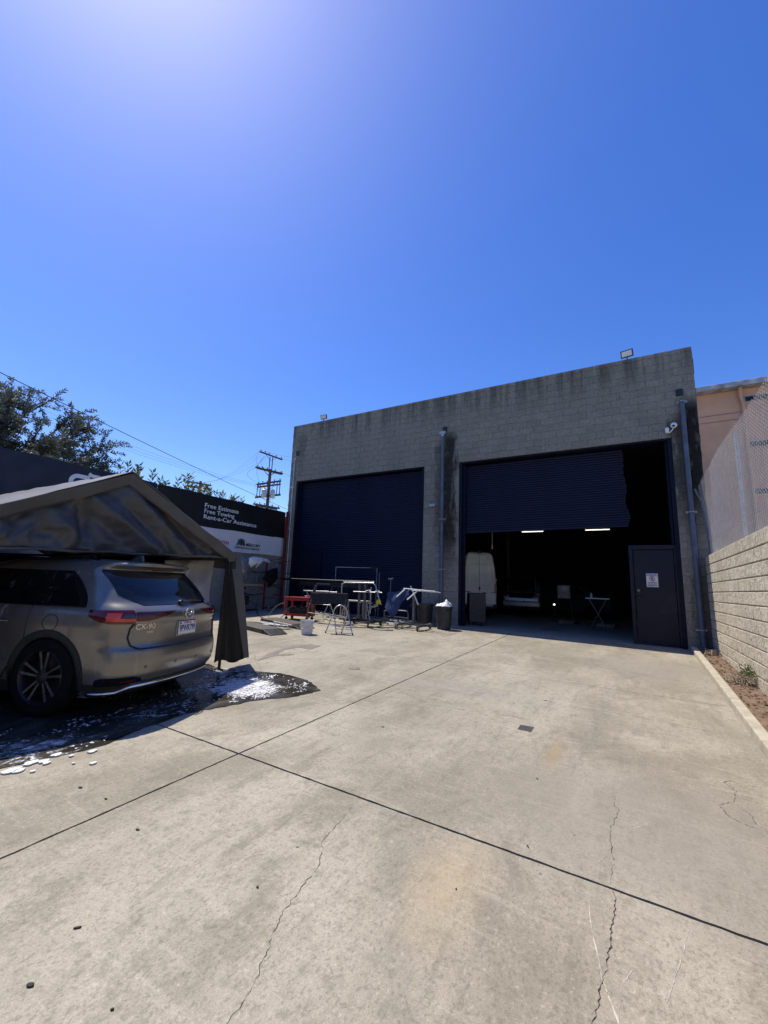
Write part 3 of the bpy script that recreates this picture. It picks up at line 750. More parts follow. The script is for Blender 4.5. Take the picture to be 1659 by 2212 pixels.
m_ = MB(); m_.lathe([(0, 0), (.011, 0), (.011, .002), (0, .002)], 10, XS(.4625, 1.945, fy - .008)); m_.bx(.448, .477, fy - .0095, fy - .0075, 1.90, 1.932); m_.bx(.45, .459, fy - .0095, fy - .0075, 1.872, 1.899); m_.bx(.466, .475, fy - .0095, fy - .0075, 1.872, 1.899)
m_.bx(.430, .447, fy - .0095, fy - .0075, 1.918, 1.926); m_.build('figure', MAT['ink_black'], sgn)
for k, s_ in enumerate(('NO ENTRY', 'WITHOUT', 'PERMISSION')): text(s_, .040, MAT['ink_black'], sgn, XS(.4625, 1.812 - k * .038, fy - .008), align='CENTER', offset=.001)
# ================================================================ tan block wall on the right with its chain-link fence
XW = 1.54; WT = 2.44
rw = thing('block_wall', 'tan split-face block wall along the dirt strip', 'wall', (XW, 4.5, .1))
m_ = MB(); m_.bx(XW + .014, XW + .2, -4, 12.3, -.3, WT - .005); m_.build('wall_core', MAT['sandmortar'], rw)
smeshes = [split_face_mesh('sand_block_face', .3964, .1932, .06, .010, MAT['sandblock'], 6, 3, 50 + s, .007) for s in range(12)]
cells = block_course_cells(0, 16.3, .0, WT, WT - .2032 * 20)
def rkey(c):
    y = 12.3 - (c[0] + c[1]) / 2
    return -999 if y < 6.2 else (c[1]-c[0]) / (y * y)
lay_blocks(rw, cells, lambda a, z: xform((XW, 12.3 - a, z), (0,-1,0), (1,0,0), (0,0,1)), smeshes, MAT['sandblock'], min(300, sum(1 for c in cells if rkey(c) > 0)), rkey, .009, .003)
m_ = MB(); m_.bx(XW + .006, XW + .2, -4, 12.3, WT - .004, WT + .008); m_.build('wall_cap', MAT['sandblock'], rw)

cf = thing('chain_link_fence', 'galvanised chain-link fence standing on the tan block wall', 'fence', (1.64, 6, WT))
XF = 1.62; FH = 1.86
def fence_x(y, z):
    # the loose far end curls in towards the garage
    t_ = max(0, (y - 11.3) / .9); h = (z - WT) / FH
    return XF - .22 * t_ * max(0, h - .35) + .012 * math.sin(y * 1.7) * h
wire = MB(); pitch = .048; ny = int(14.2 / pitch)
for i in range(ny):
    y0 = -1.8 + i * pitch
    if y0 > 12.2: break
    top = FH + .06 * math.sin(y0 * .8) + .02 * rnd.random()
    if y0 > 11.4: top -= (y0 - 11.4) * .25
    nz = int(top / (pitch * .62)); pts = []
    for k in range(nz + 1):
        z = WT + .02 + k * pitch * .62; yy = y0 + (pitch * 1.03 if ((k + i) % 2) else -pitch * .03)
        pts.append((fence_x(yy, z) + (.003 if k % 2 else -.003), yy, z))
    # cheap three-sided wire
    vs = []; fs = []; r_ = .0021
    for (x, y, z) in pts: vs += [(x - r_, y - r_, z), (x + r_, y, z + r_ * .4), (x - r_, y + r_, z)]
    for k in range(len(pts) - 1):
        for a in range(3): fs.append((3*k + a, 3*k + (a+1) % 3, 3*k + 3 + (a+1) % 3, 3*k + 3 + a))
    wire.add(vs, fs)
MAT['wire'] = simple('bright zinc wire', (.62, .62, .60), .4, .55, var=.15, scale=6)
wire.build('wire_mesh', MAT['wire'], cf, kind='stuff')
for y, h in ((8.82, 1.83), (5.4, 1.9), (2.0, 1.9), (-1.2, 1.9)):
    m_ = MB(); m_.tube([(XF + .04, y, WT - .02), (XF + .04, y - .02, WT + h)], .026, 10); po = m_.build('post', MAT['galv'], cf, smooth=True, ang=50)
    m_ = MB()
    for z in (1.62, .9): m_.tube([(XF + .04 + .031 * math.cos(a), y + .031 * math.sin(a), WT + z) for a in [2*PI*k/10 for k in range(10)]], .009, 5, True)
    m_.build('tie_band', MAT['galv'], po)
m_ = MB(); m_.tube([(1.62, 12.1, WT), (1.60, 12.12, WT + .7), (1.54, 12.16, WT + 1.3), (1.44, 12.2, WT + 1.62)], .024, 8); m_.build('post', MAT['grey_steel'], cf, smooth=True, ang=60)
m_ = MB(); m_.tube([(XF + .01, y, WT + .33 + .01 * math.sin(y * 3)) for y in [-1.8 + .5 * k for k in range(29)]], .005, 5); m_.build('tension_wire', MAT['grey_steel'], cf)
# neighbour's rail seen through the mesh
nr = thing('steel_railing', 'dark steel railing behind the chain-link fence', 'railing', (3.2, 9, 0))
m_ = MB(); m_.tube([(3.2, 6, 3.25), (3.2, 13.5, 3.25)], .025, 8); m_.build('rail', MAT['darkmetal'], nr)
for y in (6.2, 8.0, 9.8, 11.6, 13.3):
    m_ = MB(); m_.tube([(3.2, y, -.9), (3.2, y, 3.5)], .03, 8); m_.build('post', MAT['darkmetal'], nr)

# ================================================================ peach stucco block behind
pk = thing('stucco_building', 'peach stucco block with narrow ribbon windows behind the chain-link fence', 'building', (9, 22, -.9))
m_ = MB(); m_.bx(2.0, 16, 22, 34, -.9, 10.28); m_.build('wall', MAT['stucco'], pk)
m_ = MB(); m_.bx(1.7, 16.3, 21.6, 34.3, 10.29, 10.52); m_.build('roof', MAT['fascia'], pk, bevel=.02)
for zz in (9.67, 7.69, 5.69, 3.7):
    for xa in (4.56, 9.3):
        xb = xa + 3.4
        m_ = MB(); m_.bx(xa, xb, 21.94, 22.03, zz, zz + .235); wd = m_.build('window', MAT['fascia'], pk)
        n = 4; w_ = (xb - xa) / n
        for k in range(n):
            m_ = MB(); m_.bx(xa + k * w_ + .03, xa + (k+1) * w_ - .03, 21.925, 21.938, zz + .02, zz + .215); m_.build('pane', MAT['pane'] if k != 1 else MAT['galv'], wd)
m_ = MB(); m_.tube([(4.43, 21.85, 10.42), (4.43, 21.86, 9.9), (4.50, 21.93, 9.6), (4.50, 21.93, 0)], .065, 8); m_.build('downpipe', MAT['stucco'], pk, smooth=True)
m_ = MB()
for z in (8.95, 9.25): m_.tube([(2.1, 21.97, z), (4.4, 21.97, z + .02)], .008, 5)
m_.tube([(2.2, 21.97, 8.2), (2.6, 21.97, 8.15), (2.9, 21.97, 7.8), (3.0, 21.97, 7.5)], .008, 5)
m_.build('cable', MAT['grey_steel'], pk)

# ================================================================ left boundary wall and banners
XB = -11.75
lw = thing('block_wall', 'plain grey block wall behind the parts rack and the canopy', 'wall', (XB, 5, .4))
m_ = MB(); m_.bx(XB - .22, XB - .012, -4, 14.5, -.2, 4.05); m_.build('wall_core', MAT['mortar'], lw)
gm = [split_face_mesh('grey_block_face', .3964, .1932, .03, .002, MAT['greyblock'], 1, 1, 90 + s) for s in range(4)]
cells = [c for c in block_course_cells(-4, 12.33, .2, 4.05, .2) ]
lay_blocks(lw, cells, lambda a, z: xform((XB, a, z), (0,1,0), (-1,0,0), (0,0,1)), gm, MAT['greyblock'], 130, lambda c: (1.0 if (c[0] > 9.6 and c[2] < 2.5) else 0) + .001 / (1 + abs(c[0] - 11)))

def banner(name, label, y0, y1, z0a, z0b, z1a, z1b, mat, x0, amp, seed, cat='banner'):
    t_ = thing(name, label, cat, (x0, (y0+y1)/2, min(z0a, z0b)))
    L = y1 - y0
    def fn(u, v):
        y = y0 + L * u; za = z0a + (z0b - z0a) * u; zb = z1a + (z1b - z1a) * u
        z = za + (zb - za) * v
        d = amp * mnoise.fractal(Vector((y * 1.3 + z * 1.6, z * 1.1 - y * .5, seed)), .7, 2, 3) + amp * .5 * math.sin(y * 7 + z * 3) * (1 - v) ** 2
        zz = z + (.012 * math.sin(y * 2.1 + seed) if v == 0 else 0) + (.01 * math.sin(y * 3.3) if v == 1 else 0)
        return (x0 + .02 + abs(amp) + d, y, zz)
    m_ = MB(); m_.sheet(fn, int(L * 14), 12, (.004, 0, 0)); m_.build('panel', mat, t_, smooth=True, ang=60)
    return t_
bn = banner('navy_banner', 'navy banner with a white linked logo above the canopy roof', -3.5, 7.0, 3.05, 3.05, 4.17, 4.18, MAT['banner_navy'], XB + .01, .012, 2.0)
bk = banner('black_banner', 'black banner reading Free Estimate Free Towing along the wall top', 7.02, 12.32, 3.14, 3.17, 4.18, 4.20, MAT['banner_black'], XB + .01, .010, 5.0)
bw = banner('white_banner', 'white insurance banner hung under the black banner', 7.02, 12.30, 2.42, 2.46, 3.135, 3.165, MAT['banner_white'], XB + .012, .016, 9.0)
XT = XB + .062
YZ = lambda y, z, x=XT: xform((x, y, z), (0,1,0), (0,0,1), (1,0,0))
for s_, z, w in (('Free Estimate', 3.765, 1.36), ('Free Towing', 3.583, 1.20), ('Rent-a-Car Assistance', 3.400, 2.22)):
    text(s_, .20, MAT['ink_white'], bk, YZ(8.62, z), offset=.002, width=w, extrude=.002)
text('StateFarm', .22, MAT['ink_red'], bw, YZ(8.66, 2.66, XT + .012), offset=.002, width=1.02, extrude=.002)
text('MERCURY', .155, MAT['ink_black'], bw, YZ(10.44, 2.685, XT + .012), offset=.001, width=.66, extrude=.002)
text('INSURANCE GROUP', .085, MAT['ink_black'], bw, YZ(9.97, 2.585, XT + .012), offset=.001, width=1.10, extrude=.002)
# the insurer's mark: upright bars leaning into an M
m_ = MB()
for k, (a0, a1, b0, b1) in enumerate(((.00, .045, .075, .105), (.085, .125, .13, .165), (.165, .20, .185, .215), (.225, .26, .225, .255), (.29, .33, .275, .305), (.36, .405, .325, .36))):
    hh = .255 - .018 * abs(k - 2.5)
    poly = [(a0, 0), (a1, 0), (b1, hh * .55), (b1 - .004, hh), (b0, hh), (b0 - .008, hh * .5)]
    m_.prism(poly, 0, .002, YZ(10.0, 2.685, XT + .012))
m_.build('emblem', MAT['ink_black'], bw)
# the linked logo on the navy banner: an open rounded C that runs into a second hook
def stroke(pts, w, M, mb):
    n = len(pts); vs = []
    for i, p in enumerate(pts):
        a = pts[max(0, i-1)]; b = pts[min(n-1, i+1)]; L = math.hypot(b[0]-a[0], b[1]-a[1]) or 1
        nx, ny = -(b[1]-a[1]) / L, (b[0]-a[0]) / L
        ww = w[i] if isinstance(w, list) else w
        vs += [(p[0] + nx*ww/2, p[1] + ny*ww/2, 0), (p[0] - nx*ww/2, p[1] - ny*ww/2, 0), (p[0] + nx*ww/2, p[1] + ny*ww/2, .002), (p[0] - nx*ww/2, p[1] - ny*ww/2, .002)]
    fs = []
    for i in range(n - 1):
        a = 4*i; b = 4*(i+1); fs += [(a+2, a+3, b+3, b+2), (a, b, b+1, a+1), (a, a+2, b+2, b), (a+1, b+1, b+3, a+3)]
    fs += [(0, 1, 3, 2), (4*n-4, 4*n-2, 4*n-1, 4*n-3)]
    mb.add(vs, fs, M)
m_ = MB(); LM = YZ(4.78, 3.55, XB + .05)
arc = [(.20 + .15 * math.cos(a), .20 + .15 * math.sin(a)) for a in [R(d) for d in range(90, 271, 12)]]
stroke([(.46, .35)] + arc + [(.34, .05)], .10, LM, m_)
m_.build('logo', MAT['ink_white'], bn)
m_ = MB()
arc = [(.64 + .11 * math.cos(a), .31 + .11 * math.sin(a)) for a in [R(d) for d in range(90, -91, -12)]]
stroke([(.42, .46), (.50, .42)] + arc + [(.44, .20), (.34, .13)], [.085] * 2 + [.085] * len(arc) + [.085, .07], LM, m_)
m_.build('logo', MAT['ink_white'], bn)

# ================================================================ foliage behind the left wall
def m_leaf(name, c, c2):
    t = NT(name); p = t.pos()
    cc = t.mix(t.ramp(t.noise(p, 1.3, 4), .35, .65), c, c2)
    cc = t.mix(t.ramp(t.noise(p, 17, 3), .4, .7, 0, .5), cc, mul(c2, 1.35))
    t.base(cc); t.rough(.5); t.spec(.35)
    t.p.inputs['Transmission Weight'].default_value = 0.0
    # thin leaf: part of the light comes through
    tr = t.n.new('ShaderNodeBsdfTranslucent'); mx = t.n.new('ShaderNodeMixShader'); mx.inputs[0].default_value = .28
    t.l.new(cc, tr.inputs['Color']); t.l.new(t.p.outputs[0], mx.inputs[1]); t.l.new(tr.outputs[0], mx.inputs[2]); t.l.new(mx.outputs[0], t.out.inputs['Surface'])
    return t.m
MAT['olive'] = m_leaf('grey green leaf', (.055, .068, .05), (.13, .145, .115))
MAT['laurel'] = m_leaf('bright leaf', (.06, .09, .02), (.15, .18, .05))
MAT['bark'] = simple('bark', (.085, .07, .055), .95, var=.4, scale=8, bump=.6, bscale=20, bdist=.02)
def leaves_mesh(C, D, L, W, name, mat, rs, parent, fold=.25):
    # C centres, D directions (unit), one folded leaf of 4 triangles each
    n = len(C); rv = rs.normal(size=(n, 3)); s_ = np.cross(D, rv); s_ /= np.linalg.norm(s_, axis=1)[:, None] + 1e-9
    nn = np.cross(s_, D); l = L * (.7 + .6 * rs.random(n))[:, None]; w = W * (.7 + .6 * rs.random(n))[:, None]
    P0 = C; P1 = C + D * l * .45 + s_ * w * .5 + nn * w * fold; P2 = C + D * l; P3 = C + D * l * .45 - s_ * w * .5 + nn * w * fold; 
    V = np.stack([P0, P1, P2, P3], 1).reshape(-1, 3) - np.array(root_loc(parent))
    F = [(4*i, 4*i+1, 4*i+2) for i in range(n)] + [(4*i, 4*i+2, 4*i+3) for i in range(n)]
    me = bpy.data.meshes.new(name); me.from_pydata(V.tolist(), [], F); me.update(); me.materials.append(mat)
    return obj(name, me, parent)
def tree(name, label, base, trunk_top, ell_c, ell_r, nclump, ntwig, L, W, mat, seed, cat='tree', limbr=.16, extra=()):
    rs = np.random.RandomState(seed); t_ = thing(name, label, cat, base)
    cl = []
    while len(cl) < nclump:
        q = rs.uniform(-1, 1, 3); r2 = np.linalg.norm(q)
        if .35 < r2 < 1 and q[2] > -.8: cl.append(np.array(ell_c) + q * np.array(ell_r))
    cl += [np.array(e) for e in extra]
    m_ = MB(); b = Vector(base); tp = Vector(trunk_top)
    m_.tube([b, b.lerp(tp, .5) + Vector((.1, .05, 0)), tp], [limbr * 1.25, limbr, limbr * .8], 10)
    m_.build('trunk', MAT['bark'], t_, smooth=True, ang=60)
    lim = MB(); tw = MB(); C = []; D = []
    for c in cl:
        c = Vector(c); mid = tp.lerp(c, .55) + Vector(rs.normal(size=3)) * .22
        lim.tube([tp + Vector(rs.normal(size=3)) * .06, mid, c], [limbr * .35, limbr * .18, .012], 5)
        outw = (c - Vector(ell_c)); outw = outw.normalized() if outw.length > 1e-3 else Vector((0, 0, 1))
        for k in range(ntwig):
            s0 = mid.lerp(c, rs.uniform(.45, 1.0)); d = (outw * .55 + Vector(rs.normal(size=3)) * .62 + Vector((0, 0, .25))).normalized()
            ln = rs.uniform(.35, .85); e = s0 + d * ln - Vector((0, 0, .10 * ln)); mm = s0.lerp(e, .5) + Vector((0, 0, .06))
            tw.tube([s0, mm, e], [.008, .006, .003], 3)
            nl = int(46 * ln + 6)
            for q in range(nl):
                f = .12 + .88 * q / nl; p = s0.lerp(mm, f * 2) if f < .5 else mm.lerp(e, f * 2 - 1)
                an = q * 2.4 + rs.uniform(0, .8); ax1 = d.orthogonal().normalized(); ax2 = d.cross(ax1)
                v = (ax1 * math.cos(an) + ax2 * math.sin(an)) * .85 + d * .6 + Vector(rs.normal(size=3)) * .2
                C.append(np.array(p)); v.normalize(); D.append(np.array(v))
    lim.build('limb', MAT['bark'], t_); tw.build('twig', MAT['bark'], t_)
    leaves_mesh(np.array(C), np.array(D), L, W, 'crown', mat, rs, t_)
    return t_
tree('olive_tree', 'grey green olive tree rising behind the navy banner', (-15.6, 3.6, -.6), (-15.4, 3.8, 3.4), (-15.2, 3.9, 4.9), (2.4, 2.5, 1.45), 66, 18, .105, .040, MAT['olive'], 3,
     extra=((-12.7, 5.3, 4.35), (-12.4, 4.5, 4.3), (-13.1, 6.0, 4.8), (-13.2, 6.2, 5.2), (-13.6, 5.9, 5.7), (-14.0, 5.7, 6.3), (-13.3, 5.5, 5.2), (-13.2, 6.3, 4.6), (-14.5, 5.2, 6.6), (-15.3, 4.6, 6.7), (-13.3, 4.8, 4.7), (-16, 3.6, 6.8), (-16.2, 2.4, 6.6)))
rs = np.random.RandomState(11)
hg_ = thing('laurel_hedge', 'leafy laurel hedge tips showing over the banner', 'hedge', (-12.6, 8.5, -.6))
st = MB(); C = []; D = []
for k in range(34):
    y = 6.2 + 4.9 * (k / 33) + rs.normal() * .09; x = -12.35 - .35 * rs.random(); top = 4.38 + .36 * rs.random() * (1.0 if y < 9.4 else .7) * (1 if k % 3 else 1.3)
    if y > 10.9: top = 4.2
    b = Vector((x, y, 2.6)); e = Vector((x + rs.normal() * .12, y + rs.normal() * .12, top))
    st.tube([b, b.lerp(e, .6), e], [.012, .009, .004], 5)
    for q in range(22):
        p = b.lerp(e, .66 + .34 * q / 21); a = q * 2.4
        d = np.array([math.cos(a) * .8, math.sin(a) * .8, .75]) + rs.normal(size=3) * .15; C.append(np.array(p)); D.append(d / np.linalg.norm(d))
st.build('stem', MAT['bark'], hg_)
leaves_mesh(np.array(C), np.array(D), .19, .065, 'foliage', MAT['laurel'], rs, hg_)
# hedge mass below the wall top
C = np.stack([-12.7 + .35 * rs.normal(size=2500), rs.uniform(5.5, 11.5, 2500), rs.uniform(2.6, 4.1, 2500)], 1); D = rs.normal(size=(2500, 3)); D /= np.linalg.norm(D, axis=1)[:, None]
leaves_mesh(C, D, .15, .05, 'foliage', MAT['laurel'], rs, hg_)

# ================================================================ utility poles and lines
def polar(a, d, te): return Vector((-d * math.sin(R(a)), d * math.cos(R(a)), 1.53 + d * te))
def arm_dir(a): return Vector((math.cos(R(a)), math.sin(R(a)), 0))   # across the view
D1 = 45.0
up = thing('utility_pole', 'wooden utility pole with stacked crossarms and a transformer', 'utility pole', polar(46.0, D1, 0) * 1.0 - Vector((0, 0, 2.4)))
c0 = polar(46.0, D1, 0); c0.z = -.9
m_ = MB(); m_.tube([c0, Vector((c0.x, c0.y, 1.53 + .257 * D1))], [.21, .15], 10); m_.build('pole', MAT['poleWood'], up, smooth=True)
ad = arm_dir(46.0); ex = Vector((-.72, .69, 0))
m_ = MB()
for s_ in (-.14, .14):
    b = Vector((c0.x, c0.y, 1.53 + .25 * D1)) + ad * s_; m_.tube([b, Vector((b.x, b.y, 1.53 + .287 * D1))], .05, 6)
m_.build('pole_top', MAT['poleWood'], up)
def xarm(a0, t0, a1, t1, w=.14, par=up, d=D1, dd=0.0):
    p = polar(a0, d + dd, t0); q = polar(a1, d - dd, t1); m_ = MB(); dirv = (q - p); L = dirv.length; dirv.normalize()
    sidev = dirv.cross(Vector((0, 0, 1))).normalized(); upv = sidev.cross(dirv)
    m_.bx(0, L, -w/2, w/2, -w/2, w/2, xform(p, dirv, sidev, upv)); o = m_.build('crossarm', MAT['poleWood'], par)
    for k in (.06, .24, .42, .72, .95):
        m_ = MB(); c = p + dirv * (L * k) + Vector((0, 0, w/2)); m_.lathe([(.0, 0), (.03, 0), (.03, .08), (.07, .1), (.07, .16), (.04, .2), (0, .22)], 8, Matrix.Translation(c))
        m_.build('insulator', MAT['grey_steel'], o)
    mid = p + dirv * L * .5; m_ = MB()
    for k in (.25, .75): m_.tube([p + dirv * L * k, mid - Vector((0, 0, .55))], .022, 5)
    m_.build('brace', MAT['darkmetal'], o)
xarm(47.6, .297, 44.52, .2833); xarm(47.95, .2583, 44.32, .2492, .16); xarm(47.7, .256, 44.5, .2475, .13, dd=.3)
xarm(47.57, .2173, 44.48, .2317, .16, dd=.25); xarm(47.5, .211, 44.5, .2235, .15); xarm(47.66, .1868, 44.4, .1986, .18); xarm(47.81, .1714, 44.37, .1658, .16); xarm(47.5, .1685, 44.7, .163, .13, dd=.3)
m_ = MB()
for a in (47.45, 47.1, 44.95, 44.6): m_.tube([polar(a, D1, .188 + (47.6 - a) * .0037), polar(a, D1, .2195 + (47.6 - a) * .0046)], .045, 5)
m_.build('strut', MAT['darkmetal'], up)
for a in (46.55, 45.45):
    m_ = MB(); c = polar(a, D1 - .4, .1985); m_.lathe([(.0, -.42), (.24, -.42), (.25, -.38), (.25, .34), (.2, .4), (.06, .44), (.05, .55), (0, .56)], 14, Matrix.Translation(c)); m_.build('transformer', MAT['galv'], up, smooth=True)
for (a0, t0, a1, t1, bow) in ((47.6, .296, 47.55, .262, .3), (47.0, .285, 47.2, .222, .5), (46.7, .288, 46.9, .258, .4), (47.9, .257, 47.6, .222, .9), (45.0, .19, 45.2, .168, .5), (47.3, .222, 46.7, .20, .6)):
    m_ = MB(); p = polar(a0, D1, t0); q = polar(a1, D1, t1); m_.tube([p.lerp(q, k/8) - ad * bow * math.sin(PI * k / 8) for k in range(9)], .014, 4); m_.build('jumper_wire', MAT['darkmetal'], up)

D2 = 62.0
up2 = thing('utility_pole', 'distant wooden utility pole with twin crossarms above the hedge tips', 'utility pole', Vector((-D2 * math.sin(R(54.4)), D2 * math.cos(R(54.4)), -.9)))
b = polar(54.4, D2, 0); m_ = MB(); m_.tube([(b.x, b.y, -.9), (b.x, b.y, 1.53 + .2105 * D2)], [.24, .17], 8); m_.build('pole', MAT['poleWood'], up2, smooth=True)
xarm(56.07, .2065, 53.1, .2035, .2, up2, D2); xarm(56.05, .196, 53.1, .194, .2, up2, D2)
def line(name, label, p, q, sag, r_, n=40):
    p = Vector(p); q = Vector(q); m_ = MB()
    m_.tube([p.lerp(q, k/n) - Vector((0, 0, sag * 4 * (k/n) * (1 - k/n))) for k in range(n + 1)], r_, 5)
    o = m_.build(name, MAT['darkmetal']); tag(o, label, 'cable', 'overhead lines'); return o
line('overhead_cable', 'thick black overhead cable sloping down past the olive tree', polar(80, 22, .375), polar(43.3, 50, .1645), .15, .020)
for k, (a0, t0, a1, t1) in enumerate(((80, .345, 47.6, .2185), (80, .333, 47.2, .215), (80, .322, 46.9, .212))):
    line('overhead_wire', ('topmost', 'middle', 'lowest')[k] + ' of three thin wires slanting past the olive tree to the transformer pole', polar(a0, 40, t0), polar(a1, D1, t1), .9, .008)
for k, (a0, t0, a1, t1) in enumerate(((54.0, .2085, 47.6, .299), (54.5, .2075, 47.2, .291), (55, .207, 46.5, .285))):
    line('overhead_wire', ('outer', 'centre', 'inner')[k] + ' thin wire strung from the distant twin-arm pole to the top crossarm', polar(a0, D2, t0), polar(a1, D1, t1), .8, .008)
for k, (a0, t0, a1, t1) in enumerate(((47.0, .299, 40, .292), (44.5, .286, 40, .285), (44.4, .25, 40, .243))):
    line('overhead_wire', 'thin wire running behind the garage from the ' + ('left tip of the top crossarm', 'right tip of the top crossarm', 'second crossarm down')[k], polar(a0, D1, t0), polar(a1, 47, t1), .2, .008)

# added building, unseen behind the camera: dims sky fill and car reflections
ob_ = thing('stucco_building', 'low brown stucco building added unseen behind the camera to dim sky fill', 'building', (-8, -16, -.9))
m_ = MB(); m_.bx(-30, 14, -20, -12.5, -.9, 6.2); m_.build('wall', simple('added building brown stucco', (.20, .16, .125), .95, var=.15, scale=.8, bump=.4, bscale=30, bdist=.01), ob_)  # wall of the added building
m_ = MB(); m_.bx(-30.2, 14.2, -20.2, -12.3, 6.21, 6.5); m_.build('roof', MAT['fascia'], ob_)  # roof of the added building
for k in range(7):
    m_ = MB(); m_.bx(-27 + k * 5.5, -24 + k * 5.5, -12.52, -12.46, 1.2, 3.2); wd = m_.build('window', MAT['fascia'], ob_)  # windows of the added building
    m_ = MB(); m_.bx(-26.9 + k * 5.5, -24.1 + k * 5.5, -12.455, -12.44, 1.3, 3.1); m_.build('pane', MAT['pane'], wd)  # panes of the added building
# ================================================================ wash canopy
def m_tarp(name, c, trans=.12, spec=.55):
    t = NT(name); p = t.pos()
    n = t.noise(p, 2.2, 5, .6)
    cc = t.mix(t.ramp(n, .3, .7), mul(c, .8), mul(c, 1.2))
    t.base(cc); t.rough(.46); t.spec(spec)
    t.bump(t.math('ADD', t.noise(p, 9, 5, .6), t.math('MULTIPLY', t.noise(p, 300, 2), .15)), .35, .012)
    tr = t.n.new('ShaderNodeBsdfTranslucent'); mx = t.n.new('ShaderNodeMixShader'); mx.inputs[0].default_value = trans
    t.l.new(cc, tr.inputs['Color']); t.l.new(t.p.outputs[0], mx.inputs[1]); t.l.new(tr.outputs[0], mx.inputs[2]); t.l.new(mx.outputs[0], t.out.inputs['Surface'])
    return t.m
MAT['tarp'] = m_tarp('sunlit cover tarp', (.17, .162, .15), .08)  # roof copy of the canopy cover, sunlight lightened into its colour
MAT['tarp_shaded'] = m_tarp('shaded cover tarp', (.065, .062, .060), .05)  # same cover for gable, flaps and curtain edge, shade darkened into its colour
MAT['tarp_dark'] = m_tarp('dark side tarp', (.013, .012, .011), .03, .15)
MAT['sheet'] = m_tarp('pale sheet', (.85, .85, .85), .65)
can = thing('canopy', 'grey gable carport canopy sheltering the silver SUV', 'canopy', (-5.3, 2.79, gz(-5.3, 2.79)))
CX, CXB = -5.3, -11.2; YL, YM, YR_ = 1.14, 2.79, 4.44; ZE, ZP = 1.90, 2.745
def roof_z(y): return ZP - (ZP - ZE) * abs(y - YM) / (YM - YL)
def seg_d(y, z, a, b):
    ax, ay = a; bx_, by_ = b; dx, dy = bx_ - ax, by_ - ay; t_ = max(0, min(1, ((y-ax)*dx + (z-ay)*dy) / (dx*dx + dy*dy)))
    return math.hypot(y - ax - t_*dx, z - ay - t_*dy), t_
folds = [((1.95, 2.28), (2.45, 1.80), .035, .10), ((2.35, 2.45), (3.3, 1.80), .05, .11), ((2.32, 2.46), (2.42, 1.78), -.03, .06), ((2.75, 2.62), (3.75, 1.84), .045, .12), ((1.6, 2.08), (1.75, 1.78), .03, .08),
         ((3.1, 2.5), (4.1, 1.86), -.035, .10), ((2.0, 2.3), (1.55, 1.8), -.03, .10)]
def gable(u, v):
    y = YL + .02 + (YR_ - YL - .04) * u; zt = roof_z(y) + .005; zb = 1.745 + .10 * (y - 1.6) / 2.6 + .010 * math.sin(y * 9)
    z = zb + (zt - zb) * v; d = 0
    for a, b, am, w in folds:
        q, t_ = seg_d(y, z, a, b); d += am * max(0, 1 - q / (w * 1.5)) * (.45 + .55 * math.sin(PI * min(1, t_ + .1)))
    d += .02 * mnoise.fractal(Vector((y * 3, z * 3, 1)), .8, 2, 3)
    d *= ((1 - v) ** .4 * .95 + .05) * 3.6
    return (CX - .015 + d, y, z)
m_ = MB(); m_.sheet(gable, 120, 40, (.004, 0, 0)); m_.build('gable_panel', MAT['tarp_shaded'], can, smooth=True, ang=75)
# hem of the gable panel with its lacing
m_ = MB(); m_.tube([(CX + .005, YL + .05 + (YR_ - YL - .1) * k / 30, 1.745 + .10 * (YL + (YR_ - YL) * k / 30 - 1.6) / 2.6 + .006 * math.sin(k)) for k in range(31)], .018, 8); m_.build('hem', MAT['tarp_shaded'], can, smooth=True)
def roofs(sgn):
    def fn(u, v):
        x = CX + .10 - (CX + .10 - CXB) * u; y = YM + sgn * (YM - YL + .06) * v
        sag = .035 * math.sin(PI * v) * (.4 + .6 * abs(math.sin(u * PI * 3))) + .012 * mnoise.fractal(Vector((x * 2.5, y * 3, sgn)), .8, 2, 3)
        z = roof_z(y) + .02 - sag + (.02 * math.cos(PI * v / 2))
        return (x, y, z)
    return fn
for sgn in (-1, 1):
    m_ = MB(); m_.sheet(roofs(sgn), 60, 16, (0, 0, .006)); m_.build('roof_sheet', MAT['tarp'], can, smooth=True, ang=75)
    # front flap band that follows the rafter
    def flap(u, v, sgn=sgn):
        y = YM + sgn * (YM - YL + .05) * u; z = roof_z(y) + .012 - .15 * v * (1 if u < .97 else .8)
        return (CX + .10 - .045 * v + .012 * math.sin(y * 6) * v, y, z)
    m_ = MB(); m_.sheet(flap, 40, 4, (.004, 0, 0)); m_.build('rafter_flap', MAT['tarp_shaded'], can, smooth=True, ang=75)
    # eave flap along the side
    def eflap(u, v, sgn=sgn):
        x = CX + .10 - (CX + .10 - CXB) * u
        return (x, YM + sgn * (YM - YL + .06 + .006 * math.sin(x * 4)), ZE + .01 - .22 * v + .012 * math.sin(x * 5) * v)
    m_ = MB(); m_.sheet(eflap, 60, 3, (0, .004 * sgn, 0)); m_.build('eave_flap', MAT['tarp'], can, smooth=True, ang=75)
for x in (CX, -8.55 - .6, CXB + .1):
    for y in (YL, YR_):
        m_ = MB(); yy = y if y == YL else y; m_.tube([(x + .005, yy, gz(x, yy) + .006), (x, yy, ZE - .03)], .022, 10)
        lg = m_.build('leg', MAT['grey_steel'] if y != YR_ else MAT['black'], can, smooth=True, ang=60)
        m_ = MB(); m_.box((x, yy, gz(x, yy) + .008), (.1, .1, .01)); m_.build('foot_plate', MAT['darkmetal'], lg)
    m_ = MB(); m_.tube([(x, YL, ZE - .03), (x, YM, ZP - .04), (x, YR_, ZE - .03)], .02, 8); m_.build('rafter', MAT['grey_steel'], can)
m_ = MB()
